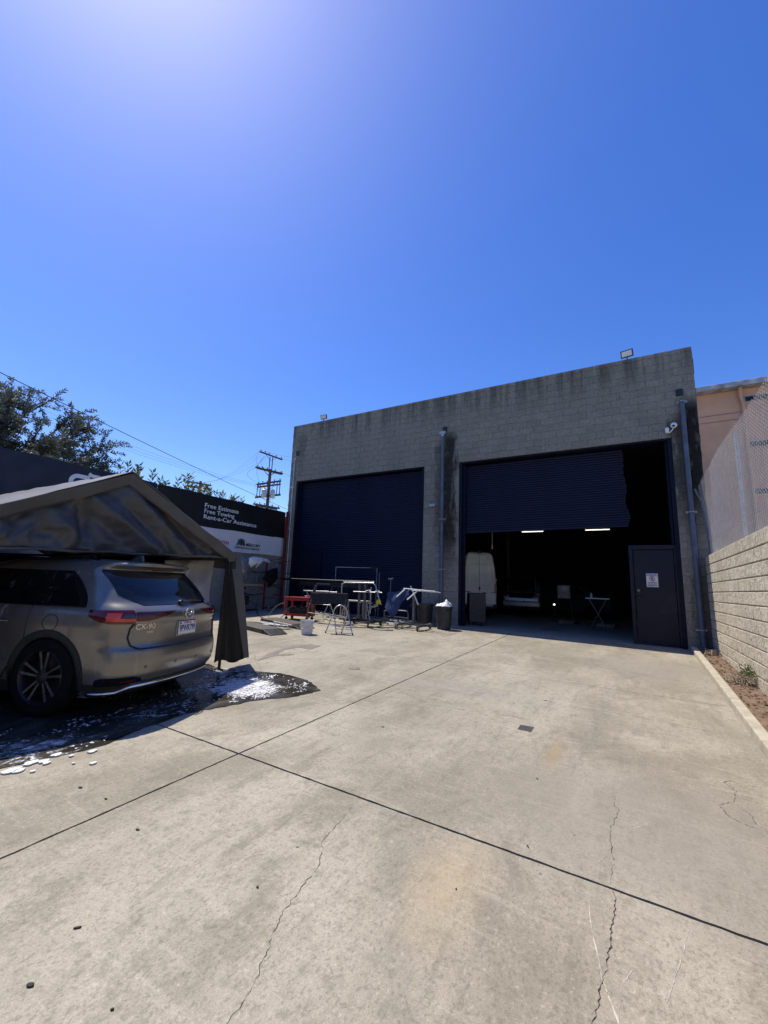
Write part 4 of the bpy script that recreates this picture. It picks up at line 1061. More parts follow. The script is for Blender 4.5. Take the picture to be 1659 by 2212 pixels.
for y, z in ((YL, ZE - .03), (YM, ZP - .045), (YR_, ZE - .03)): m_.tube([(CX, y, z), (CXB + .1, y, z)], .02, 8)
m_.build('purlin', MAT['grey_steel'], can)
# gathered corner curtain by the right front leg
def curtain(u, v):
    y = (4.33 + .17 * u) * (1 - v) + v * (4.26 + .62 * u)
    x = CX + .05 + .05 * math.sin(u * 5 + 1.0) * (.3 + .7 * v) + .015 * math.sin(u * 16 + v * 2) - .10 * u * (1 - v)
    z = (1.93 - .04 * u) * (1 - v) + v * (gz(CX, 4.6) + .13 - .05 * u + .03 * math.sin(u * 7))
    return (x, y, z)
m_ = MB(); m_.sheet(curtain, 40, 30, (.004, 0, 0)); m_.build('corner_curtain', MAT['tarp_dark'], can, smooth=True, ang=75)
def curtain2(u, v):
    y = 4.42 + .12 * u + v * .44 * (.75 + .25 * u); z = 1.95 - v * (1.95 - gz(CX, 4.6) - .10) - .0 * u
    w = .11 * (1 - v) + .035
    return (CX - .03 - .10 * (1 - v) + w * u * .6, y + w * u, z)
m_ = MB(); m_.sheet(curtain2, 8, 30, (.004, 0, 0)); m_.build('curtain_edge', MAT['tarp_shaded'], can, smooth=True, ang=75)
def wall_sheet(xa, xb, y, z0, z1, seed, ph):
    def fn(u, v):
        x = xa + (xb - xa) * u; z = z0 + (z1 - z0) * v
        return (x, y + .025 * mnoise.fractal(Vector((x * 2.5 + z, z * 2.0 - x, seed)), .8, 2, 3) + .02 * math.sin(x * 7 + z * ph), z)
    return fn
m_ = MB(); m_.sheet(wall_sheet(-6.85, -5.62, YR_ - .03, .75, 1.80, 3, 5), 30, 24, (0, .004, 0)); m_.build('pale_side_sheet', MAT['sheet'], can, smooth=True, ang=75)
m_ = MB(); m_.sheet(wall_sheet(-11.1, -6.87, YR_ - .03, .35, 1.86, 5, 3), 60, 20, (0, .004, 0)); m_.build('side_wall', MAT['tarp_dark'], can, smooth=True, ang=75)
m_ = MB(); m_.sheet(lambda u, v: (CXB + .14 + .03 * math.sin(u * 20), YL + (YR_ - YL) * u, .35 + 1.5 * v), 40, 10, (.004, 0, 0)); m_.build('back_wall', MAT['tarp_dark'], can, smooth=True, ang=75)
m_ = MB(); m_.sheet(lambda u, v: (-5.75 - 5.3 * u, 1.10 - .30 * (1 - v) + .03 * math.sin(u * 34) * (1 - v), gz(-7, 1) + .08 + (ZE - .05 - gz(-7, 1) - .08) * v), 70, 12, (0, .004, 0)); m_.build('side_wall', MAT['tarp_dark'], can, smooth=True, ang=75)  # added left curtain, out of view, keeps light off the car's flank

# ================================================================ silver SUV
CS = .895
car = thing('parked_suv', 'silver three-row SUV being washed, parked tail out under the grey canopy', 'car', (-4.40, 3.225, gz(-4.40, 3.225)), R(199))
def hermite(tab):
    X = np.array([a for a, b in tab], float); Y = np.array([b for a, b in tab], float)
    h = np.diff(X); d = np.diff(Y) / h; m = np.zeros(len(X)); m[0] = d[0]; m[-1] = d[-1]
    for i in range(1, len(X) - 1):
        m[i] = 0 if d[i-1] * d[i] <= 0 else 2 * d[i-1] * d[i] / (d[i-1] + d[i])
    def f(x):
        x = min(max(x, X[0]), X[-1]); i = min(len(h) - 1, max(0, int(np.searchsorted(X, x) - 1))); t_ = (x - X[i]) / h[i]
        return ((2*t_**3 - 3*t_**2 + 1) * Y[i] + (t_**3 - 2*t_**2 + t_) * h[i] * m[i] + (-2*t_**3 + 3*t_**2) * Y[i+1] + (t_**3 - t_**2) * h[i] * m[i+1])
    return f
Wf = hermite([(.20, .88), (.32, .93), (.5, .965), (.72, .975), (.82, .985), (.95, .985), (1.06, .97), (1.14, .945), (1.20, .915), (1.35, .855), (1.5, .79), (1.6, .74), (1.655, .69), (1.69, .62), (1.715, .50), (1.73, .30), (1.735, .02)])
URf = hermite([(.20, .30), (.28, .16), (.36, .07), (.45, .02), (.58, .0), (.70, .015), (.73, .035), (.80, .055), (.95, .06), (1.04, .035), (1.10, .045), (1.16, .11), (1.22, .20), (1.35, .31), (1.5, .44), (1.575, .515), (1.60, .50), (1.63, .43), (1.66, .40), (1.685, .46), (1.71, .75), (1.725, 1.1), (1.735, 1.6)])
UFf = hermite([(.20, 4.95), (.45, 5.1), (.7, 5.08), (.9, 5.0), (1.0, 4.75), (1.06, 4.2), (1.12, 3.85), (1.2, 3.65), (1.35, 3.35), (1.5, 3.05), (1.6, 2.8), (1.66, 2.55), (1.7, 2.25), (1.735, 1.7)])
Cf = hermite([(.2, .42), (.5, .46), (.9, .50), (1.1, .50), (1.2, .42), (1.4, .36), (1.6, .34), (1.735, .3)])
NE = 2.6
def cpt(z, t_, side=1):
    # perimeter parameter: 0 at the tail centre line, pi/2 at the end of the rear corner, then metres along the flank
    W = Wf(z); c = Cf(z); ur = URf(z)
    if t_ <= PI / 2:
        return Vector((ur + c * (1 - max(0, math.cos(t_)) ** (2 / NE)), side * W * math.sin(t_) ** (2 / NE), z)) * CS
    u = ur + c + (t_ - PI / 2)
    taper = 1 - .05 * max(0, (u - 3.2) / 1.9) ** 2
    return Vector((u, side * W * taper, z)) * CS
def t_of_s(z, s_):
    return math.asin(min(1, max(0, abs(s_) / Wf(z))) ** (NE / 2))
def t_of_u(z, u):
    ur = URf(z); c = Cf(z)
    if u >= ur + c: return PI / 2 + (u - ur - c)
    x = max(0, (u - ur) / c); return math.acos(max(0, min(1, (1 - x))) ** (NE / 2))
def cnormal(z, t_, side):
    e = .004; dz = .006
    a = cpt(z, t_ + e, side) - cpt(z, max(0, t_ - e), side); b = cpt(min(1.734, z + dz), t_, side) - cpt(z - dz, t_, side)
    if t_ - e < 0: a = Vector((0, side * .01, 0)) if a.length < 1e-9 else a
    n = a.cross(b) * (side)
    if n.length < 1e-12: return Vector((-1, 0, 0))
    n.normalize(); c_ = cpt(z, t_, side) - Vector((2.4 * CS, 0, z * CS)); return n if n.dot(c_) > 0 else -n
def patch(rows, nt, side, off=.004, nz=None):
    # rows: list of (z, ta, tb) ; a skin laid `off` proud of the body
    m_ = MB(); vs = []; n = len(rows)
    for z, ta, tb in rows:
        for k in range(nt + 1):
            t_ = ta + (tb - ta) * k / nt; vs.append(cpt(z, t_, side) + cnormal(z, t_, side) * off)
    fs = [(j*(nt+1)+i, j*(nt+1)+i+1, (j+1)*(nt+1)+i+1, (j+1)*(nt+1)+i) for j in range(n-1) for i in range(nt)]
    m_.add(vs, fs); return m_
def rows_interp(z0, z1, n, fa, fb): return [(z0 + (z1 - z0) * k / n, fa(z0 + (z1 - z0) * k / n), fb(z0 + (z1 - z0) * k / n)) for k in range(n + 1)]

def m_paint():
    t = NT('silver beige car paint'); p = t.ob()
    c = t.mix(t.ramp(t.noise(p, 3, 4), .3, .7), (.195, .183, .158), (.23, .216, .187))
    # runs of soap suds and water marks
    run = t.noise(t.mapping(p, (16, 16, 2.2)), 1.0, 5, .65, .3)
    spl = t.noise(p, 34, 4, .7); zone = t.noise(p, 1.1, 3)
    mask = t.math('MULTIPLY', t.math('MAXIMUM', t.ramp(run, .58, .65), t.ramp(spl, .62, .69)), t.ramp(zone, .40, .58))
    xyz = t.sep(p); mask = t.math('MULTIPLY', mask, t.ramp(xyz[0], .35, .9, .06, .75))
    c = t.mix(mask, c, (.62, .62, .60))
    t.base(c); t.metal(t.math('MULTIPLY_ADD', mask, -.6, .62)); t.rough(t.math('MULTIPLY_ADD', mask, .3, .30))
    t.p.inputs['Coat Weight'].default_value = .7; t.p.inputs['Coat Roughness'].default_value = .06
    return t.m
MAT['carpaint'] = m_paint()
def m_sideglass():
    t = NT('soapy tinted glass'); p = t.ob()
    w = t.noise(t.mapping(p, (3, 3, 2), rot=(0, R(35), 0)), 2.4, 6, .7, .8); f = t.noise(p, 60, 3, .7)
    mk = t.math('MULTIPLY', t.ramp(w, .52, .68, 0, .7), t.ramp(f, .35, .7, .3, 1))
    t.base(t.mix(mk, (.005, .006, .008), (.13, .13, .125))); t.rough(t.math('MULTIPLY_ADD', mk, .5, .06)); return t.m
MAT['glass'] = m_sideglass()
def m_rearglass():
    t = NT('wet tinted glass'); p = t.ob()
    v = t.voro(p, 60); n = t.noise(p, 5, 3)
    mk = t.math('MULTIPLY', t.ramp(v, .10, .2, 1, 0), t.ramp(n, .48, .6))
    t.base(t.mix(mk, (.006, .008, .012), (.09, .10, .12))); t.rough(t.math('MULTIPLY_ADD', mk, .3, .05)); t.bump(t.ramp(v, .1, .25, 1, 0), .3, .004); return t.m
MAT['rearglass'] = m_rearglass()
MAT['gloss'] = simple('gloss black trim', (.008, .008, .009), .12, var=.2)
MAT['clad'] = simple('dark cladding', (.02, .02, .021), .6, var=.25, scale=9)
MAT['chrome'] = simple('chrome', (.75, .75, .76), .08, 1.0, var=.05)
MAT['lens_red'] = simple('dark red lens', (.085, .004, .004), .08, var=.25, scale=8, coat=.5)
MAT['lens_bright'] = simple('bright red lens', (.75, .075, .03), .12, var=.15, scale=8, coat=.5)
MAT['lens_clear'] = simple('smoked lens', (.05, .045, .045), .08, var=.2, coat=.5)
MAT['rimmetal'] = simple('machined rim', (.10, .10, .105), .3, .8, var=.2, scale=8)
MAT['rimdark'] = simple('dark rim', (.035, .035, .037), .4, .5, var=.3)
MAT['plate'] = simple('plate white', (.70, .71, .72), .45, var=.05)
MAT['plate_blue'] = simple('plate blue', (.02, .03, .12), .5, var=.1)

WB, UW0, WR = 3.12, 1.05, .405
zl = sorted(set([.20 + .02 * k for k in range(70)] + [1.60, 1.615, 1.64, 1.67, 1.6925, 1.705, 1.715, 1.722, 1.728, 1.732, 1.735]))
zl = [z for z in zl if z <= 1.735]
body = MB(); NC, NS_ = 26, 64
def ring(z):
    P = []; W = Wf(z); c = Cf(z); ur = URf(z); uf = UFf(z); cf_ = min(.9, (uf - ur - c) * .4)
    ts = [PI/2 * k / NC for k in range(NC + 1)]
    half = [cpt(z, t_, 1) for t_ in ts]
    L = uf - cf_ - (ur + c)
    half += [cpt(z, PI/2 + L * k / NS_, 1) for k in range(1, NS_ + 1)]
    u0 = ur + c + L; w0 = half[-1].y / CS
    for k in range(1, NC + 1):
        a = PI/2 * (1 - k / NC); half.append(Vector((u0 + cf_ * max(0, math.cos(a)) ** (2/2.3), w0 * max(0, math.sin(a)) ** (2/2.3), z)) * CS)
    return half
rings = [ring(z) for z in zl]; NP = len(rings[0])
for side in (1, -1):
    b = len(body.v)
    for rg in rings: body.v += [(p.x, p.y * side, p.z) for p in rg]
    for j in range(len(rings) - 1):
        for i in range(NP - 1):
            q = [b + j*NP + i, b + j*NP + i + 1, b + (j+1)*NP + i + 1, b + (j+1)*NP + i]
            c_ = sum((Vector(body.v[k]) for k in q), Vector()) / 4 / CS
            if abs(c_.y) > .6 and any((c_.x - uw) ** 2 + (c_.z - WR) ** 2 < .445 ** 2 for uw in (UW0, UW0 + WB)): continue
            body.f.append(tuple(q))
    # floor pan
bb = len(body.v)
body.add([(p.x, p.y, p.z) for p in rings[0]] + [(p.x, -p.y, p.z) for p in rings[0]], [(i, i + 1, NP + i + 1, NP + i) for i in range(NP - 1)])
bo = body.build('body', MAT['carpaint'], car, True, smooth=True, ang=50)
wm = bo.modifiers.new('weld', 'WELD'); wm.merge_threshold = .0006
# wheel housings, arch trims
for uw in (UW0, UW0 + WB):
    for side in (1, -1):
        m_ = MB(); N = 24
        vs = []
        for k in range(N + 1):
            a = PI * 1.25 * k / N - PI * .125
            x = (uw + .44 * math.cos(a)) * CS; z = (WR + .44 * math.sin(a)) * CS
            vs += [(x, side * .99 * CS * .99, z), (x, side * .62 * CS, z)]
        fs = [(2*k, 2*k+1, 2*k+3, 2*k+2) for k in range(N)]
        m_.add(vs, fs); m_.add([vs[2*k+1] for k in range(N + 1)], [tuple(range(N + 1))])
        m_.build('wheel_housing', MAT['blackmat'], car, True)
        m_ = MB(); vs = []; rr = (.415, .445, .50)
        for k in range(N + 1):
            a = PI * 1.16 * k / N - PI * .08
            for q, r_ in enumerate(rr):
                u = uw + r_ * math.cos(a); z = max(.205, WR + r_ * math.sin(a)); t_ = t_of_u(z, u)
                vs.append(cpt(z, t_, side) + cnormal(z, t_, side) * ((.0, .014, .008)[q]))
        fs = [(3*k+q, 3*k+q+1, 3*k+q+4, 3*k+q+3) for k in range(N) for q in range(2)]
        m_.add(vs, fs); m_.build('arch_trim', MAT['clad'], car, True, smooth=True, ang=60)
# sill and bumper cladding
for side in (1, -1):
    patch(rows_interp(.205, .335, 4, lambda z: t_of_u(z, UW0 + .5), lambda z: t_of_u(z, UW0 + WB - .5)), 40, side, .006).build('sill_cladding', MAT['clad'], car, True, smooth=True)
    patch(rows_interp(.215, .36, 5, lambda z: 0, lambda z: t_of_u(z, UW0 - .50)), 34, side, .006).build('lower_bumper', MAT['clad'], car, True, smooth=True)
    # pocket with the reflector, chrome sweep
    pk_ = patch([(.345, t_of_u(.345, .42), t_of_s(.345, .62)), (.37, t_of_u(.37, .42), t_of_s(.37, .60)), (.41, t_of_u(.41, .40), t_of_s(.41, .64)), (.43, t_of_u(.43, .35), t_of_s(.43, .72))], 14, side, .007)
    pk_.build('bumper_pocket', MAT['gloss'], car, True, smooth=True)
    patch([(.375, t_of_u(.375, .22), t_of_s(.375, .70)), (.40, t_of_u(.40, .20), t_of_s(.40, .70))], 10, side, .011).build('reflector', MAT['lens_red'], car, True)
    pts = []
    for k in range(31):
        s_ = k / 30; t_ = t_of_s(.31, .0) + (t_of_u(.30, .46)) * s_
        z = .325 - .055 * max(0, min(1, (s_ - .52) / .12)); pts.append(cpt(z, t_, side) + cnormal(z, t_, side) * .016)
    m_ = MB(); m_.tube(pts, [.026 * CS] * 16 + [.024 * CS] * 8 + [.018 * CS] * 4 + [.012 * CS] * 2 + [.005 * CS], 8); m_.build('chrome_sweep', MAT['chrome'], car, True, smooth=True, ang=60)
# rear window
GB, GT = 1.185, 1.585
for side in (1, -1):
    rows = rows_interp(GB, GT, 16, lambda z: 0, lambda z: t_of_s(z, min(Wf(z) * .965, .60 + (z - GB) * 1.5 if z < 1.30 else .772 - (z - 1.3) * .12)))
    o = patch(rows, 26, side, .005)
    if side == 1: acc = o
    else: acc.add(o.v, o.f)
rg = acc.build('rear_window', MAT['rearglass'], car, True, smooth=True, ang=60)
# wiper
m_ = MB(); w0 = cpt(1.195, t_of_s(1.195, .05), 1) + Vector((-.03, 0, .01)); w1 = cpt(1.215, t_of_s(1.215, .45), -1) + Vector((-.03, 0, .0))
m_.tube([w0, w0.lerp(w1, .4) + Vector((-.012, 0, .012)), w1], [.016, .012, .006], 6); m_.lathe([(0, 0), (.03, 0), (.03, .03), (0, .035)], 10, xform(w0 + Vector((.02, 0, 0)), (0,1,0), (0,0,1), (-1,0,0)))
m_.build('wiper', MAT['black'], car, True, smooth=True)
# tailgate shut line
def seam(pts, name='shut_line', r_=.006, mat=MAT['black'], off=.002):
    m_ = MB(); m_.tube([cpt(z, t_, sd) + cnormal(z, t_, sd) * off for z, t_, sd in pts], r_, 5); m_.build(name, mat, car, True)
GS = [(.705, .0)] 
for side in (1, -1):
    L_ = [(.715 + .0 * k, t_of_s(.715, .70 * k / 12), side) for k in range(13)]
    L_ += [(.72 + .012, t_of_s(.735, .735), side), (.76, t_of_s(.76, .775), side), (.84, t_of_s(.84, .80), side), (.94, t_of_s(.94, .785), side), (1.0, t_of_s(1.0, .755), side), (1.06, t_of_s(1.06, .75), side), (1.12, t_of_s(1.12, .77), side), (1.18, t_of_s(1.18, .80), side)]
    seam(L_[:-3], r_=.008, off=.006)
# bumper crease highlight ledge
for side in ():
    pts = [cpt(.70, PI/2 * k / 30 * .96, side) + cnormal(.70, PI/2 * k / 30 * .96, side) * .002 for k in range(31)]
    m_ = MB(); m_.tube(pts, .006, 6); m_.build('bumper_ledge', MAT['carpaint'], car, True, smooth=True)
# tail lights: a lamp that wraps the corner, a blade that runs in along the gate
for side in (1, -1):
    zb, zt = .995, 1.135
    def inner(z): return t_of_s(z, .755)
    def outer(z): f = (z - zb) / (zt - zb); return t_of_u(z, .33 + .25 * min(1, f * 1.8) ** .7)
    o = patch(rows_interp(zb, zt, 8, inner, outer), 18, side, .010).build('tail_light', MAT['lens_red'], car, True, smooth=True)
    # glowing hook
    hk = patch(rows_interp(1.022, 1.048, 3, lambda z: t_of_s(z, .762), lambda z: t_of_u(z, .36)), 14, side, .015)
    h2 = patch(rows_interp(1.048, 1.105, 4, lambda z: t_of_u(z, .25), lambda z: t_of_u(z, .365)), 8, side, .015); hk.add(h2.v, h2.f)
    hk.build('lamp_element', MAT['lens_bright'], o, True, smooth=True)
    patch(rows_interp(1.062, 1.10, 3, lambda z: t_of_s(z, .775), lambda z: t_of_u(z, .235)), 8, side, .015).build('reverse_lamp', MAT['lens_clear'], o, True, smooth=True)
    rows = [(1.02 + .095 * k / 6, t_of_s(1.02 + .095 * k / 6, .62 - .40 * (k / 6) ** .8), t_of_s(1.02 + .095 * k / 6, .742)) for k in range(7)]
    patch(rows, 16, side, .008).build('gate_lamp', MAT['lens_red'], car, True, smooth=True)
    bl = patch([(1.02, t_of_s(1.02, .66), t_of_s(1.02, .745)), (1.115, t_of_s(1.115, .60), t_of_s(1.115, .745))], 10, side, .0105)
# side glass and pillars
def win_rows(ua, ub, z0=1.165, z1=1.555, n=12):
    return rows_interp(z0, z1, n, lambda z: t_of_u(z, ua(z)), lambda z: t_of_u(z, ub(z)))
def rear_u(z): return .66 + .40 * ((z - 1.165) / .39) ** 1.7
for side in (1, -1):
    patch(win_rows(rear_u, lambda z: 3.55 - 1.0 * (z - 1.165) / .39), 60, side, .003).build('window_surround', MAT['gloss'], car, True, smooth=True, ang=60)
    for (ua, ub) in ((lambda z: rear_u(z) + .05, lambda z: 1.32), (lambda z: 1.40 + .0 * z, lambda z: 2.32), (lambda z: 2.42, lambda z: 3.48 - 1.0 * (z - 1.165) / .39)):
        patch(win_rows(ua, ub, 1.18, 1.545), 26, side, .006).build('side_window', MAT['glass'], car, True, smooth=True, ang=60)
    m_ = MB(); m_.tube([cpt(1.158, t_of_u(1.158, .66 + 2.9 * k / 30), side) + cnormal(1.158, t_of_u(1.158, .66 + 2.9 * k / 30), side) * .006 for k in range(31)], .007, 6); m_.build('belt_moulding', MAT['chrome'] if False else MAT['gloss'], car, True)
    # door shut lines, handles, fuel flap
    for u0 in (1.36, 2.37, 3.4):
        seam([(z, t_of_u(z, u0 + (.28 * max(0, (.75 - z) / .4) if u0 < 1.5 else 0)), side) for z in [.36 + .8 * k / 20 for k in range(21)]])
    for u0 in (1.62, 2.68):
        z = .97; m_ = MB(); m_.tube([cpt(z, t_of_u(z, u0 + .23 * k / 8), side) + cnormal(z, t_of_u(z, u0 + .23 * k / 8), side) * (.035 * math.sin(PI * k / 8) ** .5) for k in range(9)], .013, 8)
        m_.build('door_handle', MAT['carpaint'], car, True, smooth=True)
seam([(.98 + .085 * math.sin(a), t_of_u(.98 + .085 * math.sin(a), 1.05 + .10 * math.cos(a)), 1) for a in [2*PI*k/28 for k in range(29)]], 'fuel_flap_line', .003)
# roof rails and fin
for side in (1, -1):
    m_ = MB(); m_.tube([Vector((u, side * .60, 1.70 + .035 * math.sin(PI * (u - .9) / 2.2) ** .3 if .9 < u < 3.1 else 1.69)) * CS for u in [.9 + 2.2 * k / 24 for k in range(25)]], .014, 8); m_.build('roof_rail', MAT['gloss'], car, True, smooth=True)
m_ = MB(); m_.prism([(0, 0), (.20, 0), (.07, .075), (.02, .07)], -.016, .016, xform(Vector((.80, .0, 1.713)) * CS, (1,0,0), (0,0,1), (0,-1,0))); m_.build('antenna_fin', MAT['carpaint'], car, True, bevel=.006)
m_ = MB(); 
# third stop lamp
p0 = cpt(1.605, 0, 1); m_.bx(p0.x - .006, p0.x + .03, -.16, .16, 1.592 * CS, 1.604 * CS); m_.build('stop_lamp', MAT['lens_red'], car, True)
# number plate in its recess
m_ = MB(); u0 = URf(.90) * CS; m_.bx(u0 - .012, u0 + .02, -.17, .17, .81 * CS, .995 * CS); rc = m_.build('plate_recess', MAT['carpaint'], car, True, bevel=.01)
lp = MB(); PX = u0 - .016; pz0, pz1 = .825 * CS, .98 * CS; pw = .150
lp.bx(PX - .004, PX, -pw, pw, pz0, pz1); plt_ = lp.build('number_plate', MAT['plate'], car, True, bevel=.002)
CR = lambda y, z, x: xform((x, y, z), (0,-1,0), (0,0,1), (-1,0,0))
text('9PWR799', .098, MAT['plate_blue'], plt_, CR(.136, pz0 + .032, PX - .0055), width=.272, offset=.0015, local=True, extrude=.0008)
text('California', .034, MAT['ink_red'], plt_, CR(.065, pz1 - .026, PX - .0055), width=.13, shear=.25, local=True, extrude=.0008)
m_ = MB(); m_.bx(PX - .0065, PX - .0045, -.138, -.105, pz1 - .028, pz1 - .008); m_.build('year_sticker', MAT['lens_bright'], plt_, True)
m_ = MB(); m_.bx(PX - .0065, PX - .0045, .108, .138, pz1 - .028, pz1 - .010); m_.build('month_sticker', MAT['plate_blue'], plt_, True)
# winged badge and model lettering
ez = 1.075; ex_ = (URf(ez)) * CS - .012
m_ = MB(); m_.tube([(ex_, .070 * math.cos(a), ez * CS + .056 * math.sin(a)) for a in [2*PI*k/28 for k in range(28)]], .006, 6, True)
m_.tube([(ex_ - .004, .064 * sg_ * (1 - k / 8), ez * CS + .028 - .050 * (k / 8) ** .6 + (.012 * math.sin(PI * k / 8))) for sg_ in (1,) for k in range(9)] + [(ex_ - .004, -.064 * k / 8, ez * CS + .028 - .050 * (1 - k / 8) ** .6 + .012 * math.sin(PI * k / 8)) for k in range(1, 9)], .006, 6)
m_.build('badge', MAT['chrome'], car, True, smooth=True, ang=70)
q = cpt(.93, t_of_s(.93, .62), 1); qn = cnormal(.93, t_of_s(.93, .62), 1)
tx = Vector((0, 0, 1)).cross(qn).normalized()
text('CX-90', .075, MAT['chrome'], car, xform(q + qn * .006 - tx * .12, tx, qn.cross(tx).normalized(), qn), name='model_lettering', width=.21, local=True, extrude=.004)
text('AWD', .03, MAT['chrome'], car, xform(q + qn * .008 - tx * .0 - Vector((0, 0, .042)), tx, qn.cross(tx).normalized(), qn), name='model_lettering', width=.075, local=True, extrude=.003)
q = cpt(.97, t_of_s(.97, .62), -1); qn = cnormal(.97, t_of_s(.97, .62), -1); tx = Vector((0, 0, 1)).cross(qn).normalized()
m_ = MB(); m_.bx(-.05, .05, -.008, .008, 0, .006, xform(q, tx, qn.cross(tx).normalized(), qn)); m_.build('model_lettering', MAT['chrome'], car, True)
# parking sensors
for (s_, sd) in ((.62, 1), (.2, 1), (.2, -1), (.62, -1)):
    t_ = t_of_s(.52, s_); p = cpt(.52, t_, sd); n = cnormal(.52, t_, sd); xx = n.orthogonal().normalized()
    m_ = MB(); m_.lathe([(0, .001), (.012, .001), (.014, .0025), (.014, .0), (.017, 0)], 14, xform(p + n * .001, xx, n.cross(xx), n)); m_.build('parking_sensor', MAT['grey_steel'], car, True)
# mirror, head lights (beyond the frame)
for sd in (1, -1):
    m_ = MB(); m_.box((3.25 * CS, sd * 1.02 * CS, 1.17 * CS), (.12, .2, .14)); m_.build('mirror', MAT['carpaint'], car, True, bevel=.03, seg=3)
    m_ = MB(); m_.box((4.86 * CS, sd * .66 * CS, .86 * CS), (.2, .3, .12), -sd * .3); m_.build('headlight', MAT['lens_clear'], car, True, bevel=.02)
m_ = MB()
for side in (1, -1):
    m_.add([v for v in ((3.72 * CS, side * .78 * CS, 1.2 * CS), (3.74 * CS, 0, 1.2 * CS), (2.88 * CS, 0, 1.62 * CS), (2.86 * CS, side * .64 * CS, 1.6 * CS))], [(0, 1, 2, 3)])
m_.build('windscreen', MAT['glass'], car, True)
# wheels
def wheel(u, sd):
    Mx = xform(Vector((u, sd * .955, WR * 1.0)) * CS, (1,0,0), (0,0,sd), (0,sd*-1*-1,0))
    Mx = Matrix.Translation(Vector((u, sd * .945, WR)) * CS) @ Matrix.Rotation(-sd * PI / 2, 4, 'X')
    k = CS
    w_ = MB(); w_.lathe([(.285*k, -.13*k), (.36*k, -.125*k), (.395*k, -.10*k), (.403*k, -.05*k), (.404*k, .0), (.400*k, .03*k), (.385*k, .055*k), (.34*k, .065*k), (.286*k, .055*k)], 48, Mx, caps=False)
    tr_ = w_.build('wheel', MAT['blackmat'], car, True, smooth=True, ang=50)
    m_ = MB(); m_.lathe([(.286*k, .055*k), (.282*k, .06*k), (.268*k, .045*k), (.262*k, -.02*k), (.255*k, -.09*k), (.12*k, -.07*k), (0, -.07*k)], 40, Mx, caps=False); m_.build('rim', MAT['rimdark'], tr_, True, smooth=True, ang=50)
    m_ = MB()
    for q in range(10):
        a = 2 * PI * q / 10 + (.04 if q % 2 else -.04); ca, sa = math.cos(a), math.sin(a)
        a2 = 2 * PI * q / 10 + (.11 if q % 2 else -.11)
        r0, r1 = .05 * k, .272 * k
        p0 = Vector((r0 * ca, r0 * sa, .028*k)); p1 = Vector((r1 * math.cos(a2), r1 * math.sin(a2), .045*k)); d = (p1 - p0).normalized(); sdv = d.cross(Vector((0,0,1))).normalized()
        for (aa, bb_, wa, wb) in ((p0, p1, .012*k, .018*k),):
            vs = [aa - sdv*wa, aa + sdv*wa, bb_ + sdv*wb, bb_ - sdv*wb]; m_.add([v for v in vs] + [v - Vector((0,0,.03*k)) for v in vs], [(0,1,2,3), (0,4,5,1), (1,5,6,2), (2,6,7,3), (3,7,4,0)], Mx)
    m_.build('spoke', MAT['rimmetal'], tr_, True, bevel=.004)
    m_ = MB(); m_.lathe([(.075*k, .0), (.07*k, .03*k), (.035*k, .038*k), (0, .04*k)], 20, Mx, caps=False); m_.build('hub', MAT['rimdark'], tr_, True, smooth=True)
for u in (UW0, UW0 + WB):
    for sd in (1, -1): wheel(u, sd)
# ================================================================ things in front of the closed bay
def caster(mb_fork, mb_wheel, x, y, z, r_=.05, a=0.0):
    Mx = Matrix.Translation((x, y, z + r_)) @ Matrix.Rotation(a, 4, 'Z')
    mb_wheel.lathe([(0, -.016), (r_ * .9, -.016), (r_, -.008), (r_, .008), (r_ * .9, .016), (0, .016)], 14, Mx @ Matrix.Rotation(PI/2, 4, 'X'))
    mb_fork.bx(-.012, .012, -.026, -.020, -.01, r_ + .035, Mx); mb_fork.bx(-.012, .012, .020, .026, -.01, r_ + .035, Mx); mb_fork.bx(-.03, .03, -.028, .028, r_ + .035, r_ + .045, Mx)
def casters(par, spots, r_=.05):
    for (x, y) in spots:
        f = MB(); w = MB(); caster(f, w, x, y, gz(x, y) + .002, r_, rnd.random() * 3)
        o = f.build('caster', MAT['galv'], par); w.build('caster_wheel', MAT['black'], o, smooth=True)

# red two-shelf cart
cx, cy = -8.60, 9.95; cz = gz(cx, cy)
ct = thing('tool_cart', 'red two-shelf service cart beside the folded trestle', 'cart', (cx, cy, cz), R(14))
def tray(z0, z1, name):
    m_ = MB(); L, W = .40, .235
    m_.bx(-L, L, -W, W, z0, z0 + .02); m_.bx(-L, L, -W, -W + .02, z0 + .021, z1); m_.bx(-L, L, W - .02, W, z0 + .021, z1); m_.bx(-L, -L + .02, -W + .021, W - .021, z0 + .021, z1); m_.bx(L - .02, L, -W + .021, W - .021, z0 + .021, z1)
    return m_.build(name, MAT['red'], ct, True, bevel=.008)
tray(.56, .66, 'top_tray'); tray(.115, .20, 'lower_shelf')
for a in (-.37, .37):
    for b in (-.205, .205):
        m_ = MB(); m_.bx(a - .028, a + .028, b - .025, b + .025, .201, .559); m_.build('leg', MAT['red'], ct, True, bevel=.008)
m_ = MB(); m_.tube([(.39, -.2, .64), (.50, -.2, .67), (.50, .2, .67), (.39, .2, .64)], .014, 8); m_.build('handle', MAT['red'], ct, True, smooth=True)
for a in (-.33, .33):
    for b in (-.18, .18):
        f = MB(); w = MB(); caster(f, w, a, b, .002, .045, .3); o = f.build('caster', MAT['darkmetal'], ct, True); w.build('caster_wheel', MAT['blackmat'], o, True, smooth=True)
cr = thing('tool_crate', 'black mesh crate on the lower shelf of the red cart', 'crate', (cx, cy, cz + .137), R(14))
m_ = MB(); m_.bx(-.27, .30, -.15, .15, 0, .22); m_.build('body', MAT['black'], cr, True, bevel=.01)
m_ = MB()
for k in range(9): m_.bx(-.25 + k * .062, -.215 + k * .062, -.156, -.151, .03, .19)
m_.build('rib', MAT['darkmetal'], cr, True)
